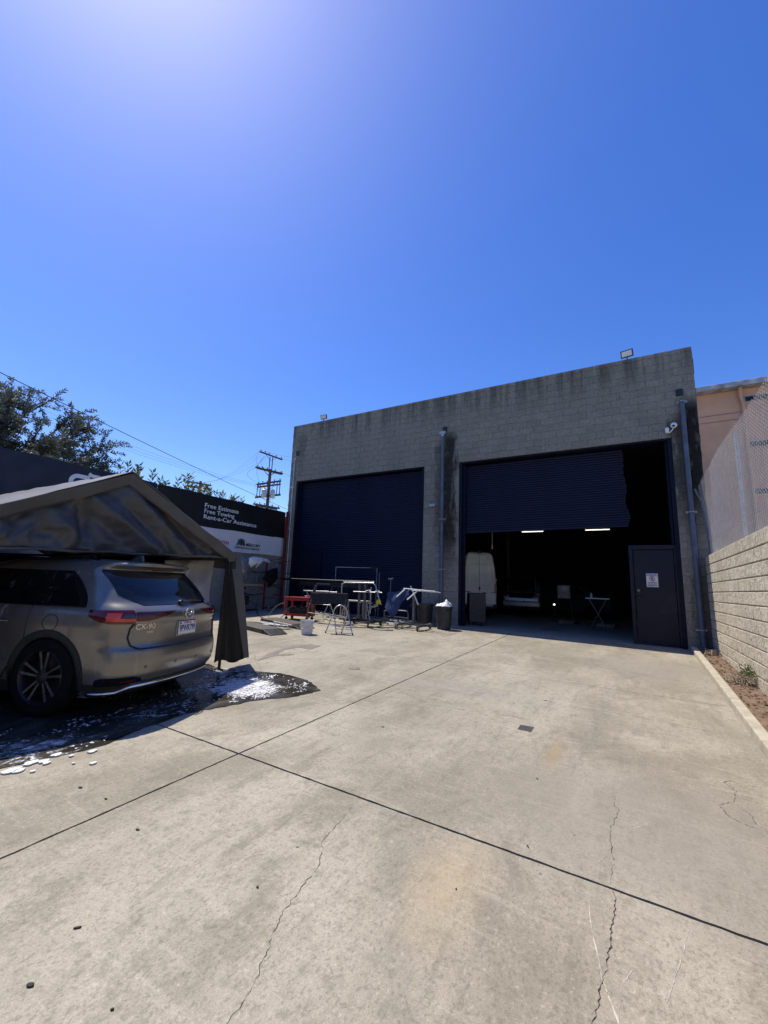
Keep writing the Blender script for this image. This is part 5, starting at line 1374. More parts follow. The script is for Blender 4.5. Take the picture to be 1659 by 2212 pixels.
m_ = MB(); m_.tube([(.0, -.1, .23), (.02, -.1, .28), (.25, -.1, .25), (.27, -.1, .22)], .012, 6); m_.build('handle', MAT['redsteel'], cr, True)
sp = thing('spray_gun', 'small silver spray gun lying on the red cart', 'spray gun', (cx + .2, cy + .1, cz + .583))
m_ = MB(); m_.tube([(cx + .14, cy + .02, cz + .60), (cx + .28, cy + .08, cz + .62)], .022, 8); m_.tube([(cx + .25, cy + .07, cz + .61), (cx + .29, cy + .08, cz + .72)], .018, 8); m_.build('body', MAT['alu'], sp, smooth=True)
m_ = MB(); m_.lathe([(0, 0), (.03, 0), (.045, .05), (.045, .09), (0, .095)], 12, Matrix.Translation((cx + .18, cy + .04, cz + .62))); m_.build('cup', MAT['whiteplastic'], sp, smooth=True)
# hose looping off the cart
hs_ = MB(); H0 = Vector((cx - .33, cy - .2, cz + .42))
pts = [Vector((-8.86, 9.72, .86)), Vector((-9.05, 9.62, .86)), Vector((-9.2, 9.5, .72)), Vector((-9.25, 9.4, .55)), Vector((-9.2, 9.3, .43)), Vector((-9.05, 9.28, gz(-9, 9.3) + .02)), Vector((-8.9, 9.4, gz(-8.9, 9.4) + .03)), Vector((-8.82, 9.52, .55)), Vector((-8.78, 9.62, .72)), Vector((-8.7, 9.75, .80)), Vector((-8.6, 9.8, .79))]
def smooth_pts(P, n=6):
    P = [Vector(p) for p in P]; out = []
    for i in range(len(P) - 1):
        a, b, c, d = P[max(0, i-1)], P[i], P[i+1], P[min(len(P)-1, i+2)]
        for k in range(n):
            t_ = k / n; out.append(.5 * ((2*b) + (c-a)*t_ + (2*a-5*b+4*c-d)*t_**2 + (3*b-a-3*c+d)*t_**3))
    return out + [P[-1]]
hs_.tube(smooth_pts(pts), .013, 7); tag(hs_.build('air_hose', MAT['grey_steel'], None, smooth=True), 'grey air hose looping down beside the red cart', 'hose')

# white bucket
bx_, by_ = -6.61, 7.95; bz = gz(bx_, by_)
bu = thing('bucket', 'white plastic bucket standing alone on the concrete', 'bucket', (bx_, by_, bz + .002))
m_ = MB(); m_.lathe([(0, .0), (.125, 0), (.13, .005), (.148, .25), (.158, .25), (.158, .265), (.150, .268), (.153, .30), (.162, .302), (.162, .32), (.150, .32), (.146, .30), (.122, .012), (0, .012)], 36); m_.build('body', MAT['whiteplastic'], bu, True, smooth=True, ang=40)
m_ = MB(); m_.tube([(.155 * math.cos(a), .155 * math.sin(a) * .55 - .13 * math.sin(a / 1) * 0, .29 - .17 * math.sin(a)) if False else (.16 * math.cos(a), -.16 * math.sin(a) * 1.0, .285 - .15 * math.sin(a)) for a in [PI * k / 20 for k in range(21)]], .004, 6); m_.build('handle', MAT['galv'], bu, True)
m_ = MB(); m_.tube([(-.03, -.163 * 1.0, .135), (.03, -.163, .135)], .010, 8); m_.build('grip', MAT['whiteplastic'], bu, True)

# aluminium step stool
sx, sy = -6.10, 8.56; sz = gz(sx, sy)
ss = thing('step_stool', 'aluminium two-step folding stool with a round hoop handle', 'step stool', (sx, sy, sz))
fa, fb = Vector((-6.36, 8.44, sz + .01)), Vector((-6.23, 8.72, sz + .01)); ra, rb = Vector((-5.95, 8.44, sz + .01)), Vector((-5.80, 8.70, sz + .01))
tz = sz + .66
ta, tb = Vector((-6.24, 8.45, sz + .50)), Vector((-6.02, 8.62, sz + .50))
m_ = MB()
ha, hb = Vector((-6.26, 8.47, sz + .48)), Vector((-5.97, 8.64, sz + .48))
# front hoop: one tube, foot to foot
f1 = Vector((-6.42, 8.42, sz + .01)); f2 = Vector((-6.08, 8.60, sz + .01)); mid = (ha + hb) / 2
pts = [f1, f1.lerp(ha, .5), ha] + [mid + (hb - ha) / 2 * -math.cos(a) + Vector((0, 0, .19 * math.sin(a))) for a in [PI * k / 12 for k in range(1, 12)]] + [hb, hb.lerp(f2, .5), f2]
m_.tube(pts, .014, 8); m_.build('front_frame', MAT['alu'], ss, smooth=True, ang=60)
r1 = Vector((-6.06, 8.36, sz + .01)); r2 = Vector((-5.72, 8.54, sz + .01))
m_ = MB(); m_.tube([r1, ha + Vector((.03, 0, -.02))], .012, 8); m_.tube([r2, hb + Vector((.03, 0, -.02))], .012, 8); m_.tube([r1.lerp(ha, .25), r2.lerp(hb, .25)], .009, 6); m_.tube([r1.lerp(ha, .06), r2.lerp(hb, .06)], .009, 6); m_.build('rear_frame', MAT['alu'], ss)
for (k, dp) in ((.42, .13), (.80, .10)):
    a = f1.lerp(ha, k); b = f2.lerp(hb, k); d = (b - a).normalized(); n = Vector((d.y * -1, d.x, 0)) * -1
    m_ = MB(); n = Vector((.46, -.88, 0)) if False else Vector((d.y, -d.x, 0)); n = -n
    m_.bx(0, (b - a).length, -.01, dp, -.012, .012, xform(a, d, n * -1, (0, 0, 1))); m_.build('tread', MAT['alu'], ss, bevel=.004)
for p in (f1, f2, r1, r2):
    m_ = MB(); m_.tube([p - Vector((0, 0, .008)), p + Vector((0, 0, .035))], .018, 8); m_.build('rubber_foot', MAT['black'], ss)

# folding trestle under a dark cloth
tr = thing('trestle', 'folding trestle draped with a charcoal cloth behind the step stool', 'trestle', (-7.5, 9.9, gz(-7.5, 9.9)))
T0, T1 = Vector((-8.02, 9.78, 1.20)), Vector((-6.98, 10.05, 1.22)); td = (T1 - T0).normalized(); tn = Vector((-td.y, td.x, 0))
m_ = MB(); m_.tube([T0, T1], .02, 8); m_.build('top_bar', MAT['grey_steel'], tr)
for e, c in ((T0, .03), (T1, -.03)):
    for s_ in (-1, 1):
        b = e + td * c * -2 + tn * s_ * .26; b.z = gz(b.x, b.y) + .008; m_ = MB(); m_.tube([e + td * c, b], .014, 8); m_.build('leg', MAT['grey_steel'], tr, smooth=True)
m_ = MB()
for s_ in (-1, 1):
    a = T0 + tn * s_ * .2; b = T1 + tn * s_ * .2; a.z = b.z = .62; m_.tube([a + Vector((0, 0, .05)), b + Vector((0, 0, -.05))], .009, 6)
m_.build('brace', MAT['grey_steel'], tr)
dc_ = thing('drop_cloth', 'charcoal cloth hanging over the folding trestle', 'cloth', (-7.5, 9.92, 1.0))
def cloth_fn(u, v):
    s_ = (v - .5) * 2; h = abs(s_); p = T0 - td * .03 + (T1 - T0 + td * .06) * u
    drop = max(0, h - .12) * .34 * (1 + .08 * math.sin(u * 9 + s_)); w = .035 + .035 * h + .012 * math.sin(u * 14 + s_ * 2) * h
    return p + tn * (w * (1 if s_ > 0 else -1) * min(1, h / .12)) + Vector((0, 0, .026 - drop))
m_ = MB(); m_.sheet(lambda u, v: tuple(cloth_fn(u, v)), 50, 30, (0, 0, .006)); m_.build('cloth', MAT['cloth'], dc_, smooth=True, ang=80)

# rolling panel stand: U hoop and two posts on a castered H base
ps = thing('panel_stand', 'tall grey tubular hoop stand on a castered base', 'panel stand', (-6.7, 10.35, gz(-6.7, 10.35)))
HY = 10.3
hp = [(-7.36, HY, .50), (-7.36, HY, 1.42), (-7.34, HY, 1.50), (-7.27, HY, 1.545), (-7.2, HY, 1.55), (-6.35, HY, 1.56), (-6.26, HY, 1.545), (-6.2, HY, 1.48), (-6.17, HY, 1.40), (-6.08, HY, 1.15), (-6.03, HY, .98)]
m_ = MB(); m_.tube(smooth_pts(hp, 4), .019, 10); m_.build('hoop', MAT['alu'], ps, smooth=True, ang=60)
for x in (-6.73, -6.54):
    m_ = MB(); m_.bx(x - .028, x + .028, HY - .03, HY + .03, .52, 1.50); m_.build('post', MAT['grey_steel'], ps, bevel=.004)
m_ = MB(); m_.bx(-7.4, -6.1, HY - .03, HY + .03, .49, .55); m_.bx(-7.0, -6.93, 9.95, 10.7, .485, .545); m_.bx(-6.22, -6.15, 9.92, 10.7, .485, .545); m_.build('base', MAT['darkmetal'], ps)
casters(ps, ((-6.965, 10.45), (-6.18, 9.95), (-6.18, 10.62), (-6.965, 9.98)), .055)
m_ = MB(); m_.tube([(-6.9, HY - .05, 1.30), (-5.95, HY - .05, 1.31)], .014, 8); m_.tube([(-6.35, HY, .72), (-6.35, HY, 1.45)], .02, 8); m_.build('cross_bar', MAT['galv'], ps)
m_ = MB()
for (x, z) in ((-6.32, 1.0), (-6.28, .90), (-6.18, .93), (-6.1, 1.33), (-6.4, 1.34), (-6.65, 1.02)): m_.tube([(x - .08, HY - .06, z), (x + .09, HY - .07, z + .01)], .012, 6); m_.tube([(x, HY - .06, z - .04), (x, HY - .06, z + .05)], .015, 6)
m_.build('clamp', MAT['galv'], ps)
# yellow rag over the hoop end
def rag(x, y, z, s, seed):
    def fn(u, v):
        a = (u - .5) * 2; return (x + a * s * (.6 + .4 * v) + .02 * mnoise.noise(Vector((u * 4, v * 4, seed))), y - .035 + .03 * mnoise.noise(Vector((u * 5, v * 5, seed + 3))) - .02 * math.cos(a * 2), z + s * .7 - v * s * (1.5 + .5 * math.sin(u * 5 + seed)))
    return fn
yr = MB(); yr.sheet(rag(-6.07, HY, 1.04, .10, 1.0), 14, 14, (0, .005, 0)); tag(yr.build('yellow_rag', MAT['yellow'], None, smooth=True, ang=80), 'crumpled yellow rag hooked on the hoop stand', 'rag')

# cream plank on trestle legs behind the hoop
pt = thing('plank_trestle', 'cream topped plank on splayed white ladder legs', 'trestle', (-7.25, 10.95, gz(-7.25, 10.95)))
m_ = MB(); m_.bx(-7.68, -6.85, 10.82, 11.08, .99, 1.03); m_.build('plank', MAT['cream'], pt, bevel=.006)
for x0, dx in ((-7.60, -.14), (-7.60, .0), (-6.95, .02), (-6.95, .16)):
    for yy in (10.86, 11.04):
        m_ = MB(); b = (x0 + dx, yy, gz(x0 + dx, yy) + .004); m_.tube([(x0, yy, .985), b], .016, 6); m_.build('leg', MAT['cream'] if yy < 11 else MAT['alu'], pt)
m_ = MB()
for z in (.62, .80): m_.tube([(-7.66, 10.86, z), (-7.6, 11.04, z)], .01, 6); m_.tube([(-6.9, 10.86, z), (-6.88, 11.04, z)], .01, 6)
m_.build('rung', MAT['alu'], pt)

# long bench beam with its dark front panel
lb = thing('frame_bench', 'long low frame bench with a dark lettered side beam in front of the closed bay', 'workbench', (-9.0, 11.7, gz(-9, 11.7)))
m_ = MB(); m_.bx(-10.14, -7.25, 11.6, 11.66, 1.40, 1.535); m_.bx(-10.14, -7.25, 11.98, 12.04, 1.40, 1.535); m_.build('beam', MAT['darkmetal'], lb, bevel=.006)
for k in range(6):
    m_ = MB(); x = -10.05 + k * .54; m_.bx(x - .04, x + .04, 11.661, 11.979, 1.42, 1.5); m_.build('crossmember', MAT['darkmetal'], lb)
for x in (-9.95, -8.7, -7.45):
    for y in (11.63, 12.01):
        m_ = MB(); m_.bx(x - .035, x + .035, y - .028, y + .028, gz(x, y) + .003, 1.399); m_.build('leg', MAT['darkmetal'], lb)
m_ = MB()
for k in range(11): m_.bx(-9.34 + k * .052, -9.305 + k * .052, 11.594, 11.599, 1.455 + .008 * (k % 3), 1.50)
m_.build('worn_lettering', MAT['galv'], lb)
bar = MB(); bar.tube([(-10.96, 11.56, 1.615), (-7.03, 11.60, 1.60)], .022, 8); bar.bx(-10.9, -7.1, 11.60, 11.75, 1.56, 1.60)
tag(bar.build('trim_bar', MAT['black'], None), 'long thin black bumper bar lying along the bench', 'bar')
up_ = thing('measuring_rail', 'raised horizontal measuring rail on a slim post above the bench', 'rail', (-7.2, 12.05, gz(-7.2, 12.05)))
m_ = MB(); m_.tube([(-8.9, 12.05, 2.07), (-7.2, 12.05, 2.06)], .014, 8); m_.tube([(-8.9, 12.05, 2.07), (-8.9, 12.05, 1.54)], .010, 6); m_.build('rail', MAT['galv'], up_)
m_ = MB(); m_.tube([(-7.24, 12.07, gz(-7.24, 12.07) + .003), (-7.24, 12.07, 2.09)], .02, 8); m_.tube([(-7.14, 12.07, gz(-7.14, 12.07) + .003), (-7.14, 12.07, 1.93)], .016, 8); m_.build('post', MAT['grey_steel'], up_)
m_ = MB(); m_.tube([(-7.5, 12.04, 2.08), (-7.2, 12.04, 2.07)], .022, 6); m_.tube([(-7.32, 12.04, 2.06), (-7.32, 12.04, 1.88)], .012, 6); m_.build('slider', MAT['darkmetal'], up_)
tp_ = thing('pull_post', 'short T-headed pulling post before the closed bay', 'post', (-6.6, 11.9, gz(-6.6, 11.9)))
m_ = MB(); m_.tube([(-6.61, 11.9, gz(-6.6, 11.9) + .003), (-6.61, 11.9, 1.70)], .016, 8); m_.build('post', MAT['grey_steel'], tp_)
m_ = MB(); m_.tube([(-6.70, 11.9, 1.71), (-6.53, 11.9, 1.73)], .018, 8); m_.tube([(-6.55, 11.86, 1.70), (-6.55, 11.94, 1.76)], .02, 6); m_.build('head', MAT['galv'], tp_)
# leaning timber and scissor stand at the left
fs_ = thing('folding_stand', 'silver folding scissor stand behind the red cart', 'stand', (-8.75, 11.0, gz(-8.75, 11)))
m_ = MB(); a, b = Vector((-9.35, 10.95, 1.24)), Vector((-8.35, 11.0, 1.25))
m_.tube([a, b], .015, 8); m_.tube([a + Vector((.08, .3, -.02)), b + Vector((.1, .3, -.02))], .015, 8); m_.build('top_rail', MAT['alu'], fs_)
for (p, q) in (((-9.25, 10.96, 1.24), (-9.0, 11.3, .49)), ((-9.2, 11.28, 1.22), (-9.3, 10.9, .48)), ((-8.45, 11.0, 1.24), (-8.3, 11.3, .47)), ((-8.4, 11.3, 1.23), (-8.5, 10.95, .47))):
    q = (q[0], q[1], gz(q[0], q[1]) + .005); m_ = MB(); m_.tube([p, q], .012, 6); m_.build('leg', MAT['alu'], fs_)
m_ = MB(); m_.tube([(-9.3, 11.1, .83), (-8.35, 11.1, .82)], .01, 6); m_.build('spreader', MAT['alu'], fs_)
ti = MB(); Mx = xform((-8.72, 10.5, gz(-8.72, 10.5) + .012), (.97, 0, -.22), (0, 1, 0), (.22, 0, .97)); ti.bx(-.035, .035, -.03, .03, 0, 1.02, Mx)
tag(ti.build('timber', MAT['grey_steel'], None), 'square grey post leaning beside the red cart', 'post')

# tilting panel rack with the blue towel
pr = thing('tilting_rack', 'white tilting panel rack on a castered post base', 'panel stand', (-5.2, 10.7, gz(-5.2, 10.7)))
m_ = MB(); m_.tube([(-5.20, 10.7, .52), (-5.21, 10.7, 1.34)], .03, 10); m_.build('post', MAT['grey_steel'], pr, smooth=True, ang=60)
m_ = MB(); m_.tube([(-5.30, 10.68, 1.52), (-5.05, 10.68, 1.02)], .018, 8); m_.build('tilt_arm', MAT['white'], pr)
m_ = MB(); m_.tube([(-5.45, 10.55, 1.445), (-4.54, 10.62, 1.40)], .014, 8); m_.tube([(-5.36, 10.85, 1.40), (-4.60, 10.9, 1.38)], .014, 8)
m_.tube([(-5.58, 10.4, 1.21), (-5.42, 10.6, 1.43)], .017, 8); m_.tube([(-5.25, 10.4, 1.15), (-5.03, 10.62, 1.42)], .017, 8); m_.tube([(-4.95, 10.55, 1.41), (-4.85, 10.9, 1.39)], .013, 8); m_.tube([(-4.62, 10.6, 1.41), (-4.5, 10.9, 1.37)], .013, 8)
m_.build('frame', MAT['white'], pr, smooth=True)
m_ = MB(); m_.bx(-5.62, -4.62, 10.67, 10.73, .46, .52); m_.bx(-5.55, -5.49, 10.3, 11.2, .455, .515); m_.bx(-4.92, -4.86, 10.3, 11.15, .45, .51); m_.build('base', MAT['grey_steel'], pr)
casters(pr, ((-5.52, 10.32), (-5.52, 11.18), (-4.89, 10.32), (-4.89, 11.13)), .05)
m_ = MB(); m_.lathe([(0, 0), (.025, 0), (.025, .06), (0, .065)], 8, xform((-5.24, 10.66, 1.0), (1,0,0), (0,0,1), (0,-1,0))); m_.build('knob', MAT['black'], pr)
tw_ = thing('towel', 'blue towel slung over the end of the white panel rack', 'towel', (-5.6, 10.6, .7))
def towel(u, v):
    # hung from the frame corner: narrow at the top, spread and pointed below
    top = Vector((-5.93, 10.52, 1.33)).lerp(Vector((-5.30, 10.60, 1.47)), u ** .9); top.z += .05 * math.sin(PI * u) * -1 + (.06 if .6 < u < .85 else 0)
    bot = Vector((-5.97, 10.45, 1.00)).lerp(Vector((-5.24, 10.55, 1.24)), u); bot.z -= .42 * math.exp(-((u - .35) / .28) ** 2)
    p = top.lerp(bot, v); p.y += .035 * math.sin(u * 9 + v * 3) + .03 * mnoise.noise(Vector((u * 5, v * 4, 2))); p.x += .02 * mnoise.noise(Vector((u * 6, v * 5, 8)))
    return tuple(p)
m_ = MB(); m_.sheet(towel, 30, 26, (0, -.010, 0)); m_.build('cloth', MAT['towel'], tw_, smooth=True, ang=80)
lo = thing('floor_frame', 'low bent-tube frame resting before the closed bay', 'frame', (-6.0, 11.2, gz(-6, 11.2)))
m_ = MB(); m_.tube(smooth_pts([(-6.4, 11.2, gz(-6.4, 11.2) + .02), (-6.4, 11.2, .70), (-6.34, 11.2, .77), (-5.75, 11.2, .80), (-5.62, 11.2, .74), (-5.6, 11.2, gz(-5.6, 11.2) + .02)], 4), .018, 8); m_.build('tube', MAT['grey_steel'], lo, smooth=True, ang=60)
m_ = MB(); m_.bx(-5.56, -5.50, 11.4, 11.46, gz(-5.5, 11.4) + .003, 1.2); m_.tube([(-6.4, 11.2, .62), (-5.6, 11.2, .60)], .012, 6); m_.build('upright', MAT['grey_steel'], lo)

# two bins
def bin_(x, y, label, full, sc=1.0):
    z = gz(x, y); t_ = thing('trash_bin', label, 'bin', (x, y, z + .002), 0, 'bins by the pier')
    m_ = MB(); N = 40; prof = [(.0, 0), (.17, 0), (.185, .01), (.195, .15), (.215, .42), (.228, .54), (.232, .55), (.245, .552), (.25, .565), (.25, .60), (.238, .603), (.232, .595), (.222, .54), (.18, .03), (0, .025)]
    vs = []; fs = []; P = len(prof)
    for k in range(N):
        a = 2*PI*k/N; fl_ = 1 - .045 * max(0, math.cos(4 * a)) ** 6
        for i, (r_, zz) in enumerate(prof):
            f = fl_ if 2 <= i <= 4 else 1; vs.append((r_ * f * math.cos(a), r_ * f * math.sin(a), zz))
    for k in range(N):
        l = (k+1) % N
        for i in range(P - 1): fs.append((k*P+i, l*P+i, l*P+i+1, k*P+i+1))
    m_.add(vs, fs, Matrix.Diagonal((sc, sc, 1.03, 1))); m_.build('body', MAT['bin'], t_, True, smooth=True, ang=45)
    for a in (-.6, -.6 + PI):
        m_ = MB(); c, s_ = math.cos(a), math.sin(a); m_.tube([(.235*sc*c - .07*s_, .235*sc*s_ + .07*c, .52), (.275*sc*c - .06*s_, .275*sc*s_ + .06*c, .50), (.275*sc*c + .06*s_, .275*sc*s_ - .06*c, .50), (.235*sc*c + .07*s_, .235*sc*s_ - .07*c, .52)], .014, 6); m_.build('handle', MAT['bin'], t_, True)
    return t_
bin_(-5.34, 11.75, 'open grey round bin behind the white panel rack', False, 1.12)
b2 = bin_(-4.55, 11.30, 'grey round bin overflowing with a white bag beside the pier', True, 1.0)
bg = thing('trash_bag', 'crumpled white bag spilling out of the bin', 'bag', (-4.55, 11.30, gz(-4.55, 11.3) + .55))
def bagf(u, v):
    a = 2 * PI * u; ph = PI / 2 * v; r_ = .235 * math.cos(ph) ** .7
    p = Vector((r_ * math.cos(a), r_ * math.sin(a), .055 + .10 * math.sin(ph)))
    k = mnoise.fractal(Vector((p.x * 9, p.y * 9, p.z * 9 + 3)), .8, 2, 4); pk2 = .10 * math.exp(-((p.x - .08) ** 2 + (p.y + .05) ** 2) / .004)
    return (-4.55 + p.x * (1 + .12 * k), 11.30 + p.y * (1 + .12 * k), gz(-4.55, 11.3) + .55 + p.z + .05 * k * math.sin(ph) ** .5 + pk2)
m_ = MB(); m_.grid(bagf, 48, 16); m_.build('film', MAT['bag'], bg, smooth=True, ang=50)

# low-rise lift: two dark platforms, ramps and the hydraulic unit
MAT['liftdeck'] = simple('worn lift deck', (.085, .075, .062), .6, .2, var=.3, scale=7, dirt=((.04, .04, .045), .6))
lf = thing('low_lift', 'dark low-rise car lift lying flat on the concrete near the bucket', 'car lift', (-8.0, 8.2, gz(-8, 8.2)))
def plat(P, h, name, mat):
    m_ = MB(); n = 4; vs = [gpt(x, y, .004) for x, y in P] + [gpt(x, y, hh) for (x, y), hh in zip(P, h)]
    m_.add(vs, [(3,2,1,0), (4,5,6,7), (0,1,5,4), (1,2,6,5), (2,3,7,6), (3,0,4,7)]); return m_.build(name, mat, lf, bevel=.006)
plat([(-8.75, 7.62), (-7.35, 7.27), (-7.23, 7.74), (-8.62, 8.10)], [.10] * 4, 'platform', MAT['liftdeck'])
plat([(-7.34, 7.275), (-7.0, 7.19), (-6.9, 7.62), (-7.225, 7.735)], [.10, .012, .012, .10], 'ramp', MAT['darkmetal'])
plat([(-8.95, 8.75), (-7.55, 8.44), (-7.42, 8.93), (-8.83, 9.25)], [.10] * 4, 'platform', MAT['liftdeck'])
plat([(-7.54, 8.445), (-7.2, 8.37), (-7.09, 8.84), (-7.415, 8.925)], [.10, .012, .012, .10], 'ramp', MAT['darkmetal'])
m_ = MB(); zz = gz(-8, 8.3)
for (a, b, w) in (((-8.55, 8.15), (-7.7, 8.0), .05), ((-8.5, 8.32), (-7.6, 8.12), .04), ((-8.3, 8.6), (-7.4, 8.3), .04)):
    m_.tube([(a[0], a[1], zz + .09), (b[0], b[1], zz + .08)], w * .6, 6)
m_.build('cylinder', MAT['alu'], lf)
m_ = MB(); m_.bx(-.45, .3, -.06, .06, .02, .07, xform((-7.7, 8.12, zz + .02), (.93, .36, 0), (-.36, .93, 0), (0,0,1))); m_.build('link_arm', MAT['alu'], lf, bevel=.01)

# ================================================================ parts racks against the left wall
XR2 = -11.35
rk = thing('parts_rack', 'red two-post parts rack with black pegs against the grey wall', 'rack', (XR2, 11.6, gz(XR2, 11.6)))
for (y, z1) in ((11.18, 2.30), (12.20, 4.20)):
    m_ = MB(); x = -11.5 if z1 > 3 else XR2; hw = .045 if z1 > 3 else .022; m_.bx(x - .03, x + .03, y - hw, y + hw, gz(x, y) + .003, z1); m_.build('post', MAT['redsteel'], rk, bevel=.004)
m_ = MB(); m_.bx(XR2 - .03, XR2 + .03, 11.24, 12.1, gz(XR2, 11.5) + .03, gz(XR2, 11.5) + .09); m_.build('foot_rail', MAT['redsteel'], rk)
for (y, z, y2, z2, mt) in ((11.18, 2.22, 11.75, 2.34, 'redsteel'), (12.2, 2.18, 11.7, 2.22, 'darkmetal'), (12.2, 2.22, 12.7, 2.3, 'redsteel'), (12.2, 1.78, 12.65, 1.82, 'darkmetal'), (12.2, 1.58, 11.75, 1.63, 'redsteel'), (11.18, 1.30, 11.62, 1.33, 'redsteel'), (12.2, 1.27, 11.65, 1.32, 'darkmetal'), (11.18, .90, 11.65, .92, 'redsteel'), (12.2, .98, 11.66, 1.02, 'darkmetal'), (11.18, 1.20, 10.85, 1.26, 'redsteel'), (12.2, 1.38, 11.5, 1.36, 'darkmetal')):
    yy2 = min(y2, 12.28); x0 = -11.5 if y > 12 else XR2
    m_ = MB(); m_.tube([(x0, y, z), (x0 + (.30 if y2 > 12.3 else .10), yy2, z2)], .014, 6); m_.build('peg', MAT[mt], rk)
casters(rk, ((-10.95, 11.05),), .05)
r2 = thing('shelf_rack', 'black pegged stand carrying a wooden plank against the grey wall', 'rack', (-11.4, 10.3, gz(-11.4, 10.3)))
for y in (9.72, 10.83):
    m_ = MB(); m_.tube([(-11.4, y, gz(-11.4, y) + .004), (-11.42, y, 2.05)], .018, 8); m_.build('post', MAT['grey_steel'], r2)
m_ = MB()
for (y, z, y2) in ((10.83, 1.78, 10.35), (10.83, 1.78, 11.15), (10.83, 1.0, 10.25), (10.83, 1.02, 11.12), (9.72, 1.66, 9.5)): m_.tube([(-11.4, y, z), (-11.3, y2, z + .04)], .02, 6)
m_.build('peg', MAT['black'], r2)
m_ = MB(); m_.bx(-11.48, -11.30, 9.55, 11.02, 1.33, 1.37); m_.build('plank', MAT['wood'], r2, bevel=.004)
m_ = MB(); m_.bx(-11.43, -11.37, 9.6, 10.95, gz(-11.4, 10.3) + .01, gz(-11.4, 10.3) + .06); m_.build('foot_rail', MAT['darkmetal'], r2)
# hanging body panels
def panel(name, label, poly, x0, mat, bulge, seed, y0z0=None):
    t_ = thing(name, label, 'car panel', (x0, sum(p[0] for p in poly)/len(poly), min(p[1] for p in poly)), group='salvaged panels on the rack')
    ys_ = [p[0] for p in poly]; zs_ = [p[1] for p in poly]; a0, a1, b0, b1 = min(ys_), max(ys_), min(zs_), max(zs_); n = 26
    m_ = MB(); idx = {}
    def vert(i, j):
        if (i, j) not in idx:
            y = a0 + (a1-a0)*i/n; z = b0 + (b1-b0)*j/n; u, v = i/n*2-1, j/n*2-1
            idx[(i, j)] = len(m_.v); m_.v.append((x0 + bulge * (1 - .8*u*u) * (1 - .55 * (v - .35) ** 2) + .015 * math.sin(v * 3 + seed), y, z))
        return idx[(i, j)]
    for i in range(n):
        for j in range(n):
            if inside(poly, a0 + (a1-a0)*(i+.5)/n, b0 + (b1-b0)*(j+.5)/n): m_.f.append((vert(i,j), vert(i+1,j), vert(i+1,j+1), vert(i,j+1)))
    o = m_.build('skin', mat, t_, smooth=True, ang=60); sm = o.modifiers.new('solid', 'SOLIDIFY'); sm.thickness = .012
    return t_
MAT['panel_silver'] = simple('silver blue panel paint', (.22, .235, .27), .3, .4, var=.12, scale=4, coat=.4)
MAT['panel_white'] = simple('white panel paint', (.62, .63, .65), .3, .1, var=.08, scale=4, coat=.4)
panel('bumper_cover', 'curved silver bumper cover hung on the black pegs', [(9.55, 1.75), (9.62, 2.2), (9.9, 2.28), (10.3, 2.2), (10.45, 1.9), (10.4, 1.72), (10.28, 1.65), (10.22, 1.45), (10.12, 1.52), (9.95, 1.68), (9.7, 1.7)], -11.32, MAT['panel_silver'], .22, .5)
panel('fender_panel', 'bright white fender panel hung beside the silver cover', [(10.05, 1.95), (10.1, 2.25), (10.3, 2.31), (10.9, 2.27), (11.12, 2.2), (11.1, 2.14), (10.6, 2.17), (10.52, 2.0), (10.46, 1.9), (10.4, 2.08), (10.25, 1.9)], -11.16, MAT['panel_white'], .18, 1.2)
panel('wheel_liner', 'black splash liner dangling from the parts rack', [(10.85, 1.55), (11.0, 1.85), (11.2, 1.95), (11.55, 2.0), (11.62, 1.85), (11.58, 1.6), (11.4, 1.45), (11.3, 1.28), (11.15, 1.32), (11.05, 1.48)], -11.22, MAT['blackmat'], .16, 2.0)
# welder on a pole trolley
wd_ = thing('welder', 'black wire welder hanging on a stand below the plank', 'welder', (-11.25, 9.95, gz(-11.2, 9.95)))
m_ = MB(); m_.bx(-11.32, -11.08, 9.80, 10.10, 1.02, 1.28); m_.build('head', MAT['black'], wd_, bevel=.03)
m_ = MB(); m_.bx(-11.34, -11.02, 9.78, 10.22, .70, 1.0); m_.build('body', MAT['black'], wd_, bevel=.05, seg=3)
m_ = MB(); m_.bx(-11.26, -11.12, 9.88, 10.06, gz(-11.2, 9.95) + .004, .70); m_.build('column', MAT['black'], wd_, bevel=.01)
m_ = MB()
for k, (y, z) in enumerate(((9.85, 1.2), (9.95, 1.21), (10.04, 1.17))): m_.bx(-11.079, -11.07, y - .025, y + .025, z - .03, z + .03)
m_.build('dial', MAT['galv'], wd_)
cb = MB(); cb.tube(smooth_pts([(-11.02, 10.2, .85), (-10.9, 10.35, .72), (-10.85, 10.42, .78), (-10.8, 10.36, .74), (-10.8, 10.3, .6), (-10.6, 10.2, gz(-10.6, 10.2) + .02), (-10.0, 9.7, gz(-10, 9.7) + .012), (-9.3, 9.3, gz(-9.3, 9.3) + .012), (-8.9, 9.28, gz(-8.9, 9.28) + .012)], 8), .012, 6)
tag(cb.build('power_cable', MAT['black'], None, smooth=True), 'black power cable trailing from the welder across the concrete', 'cable')
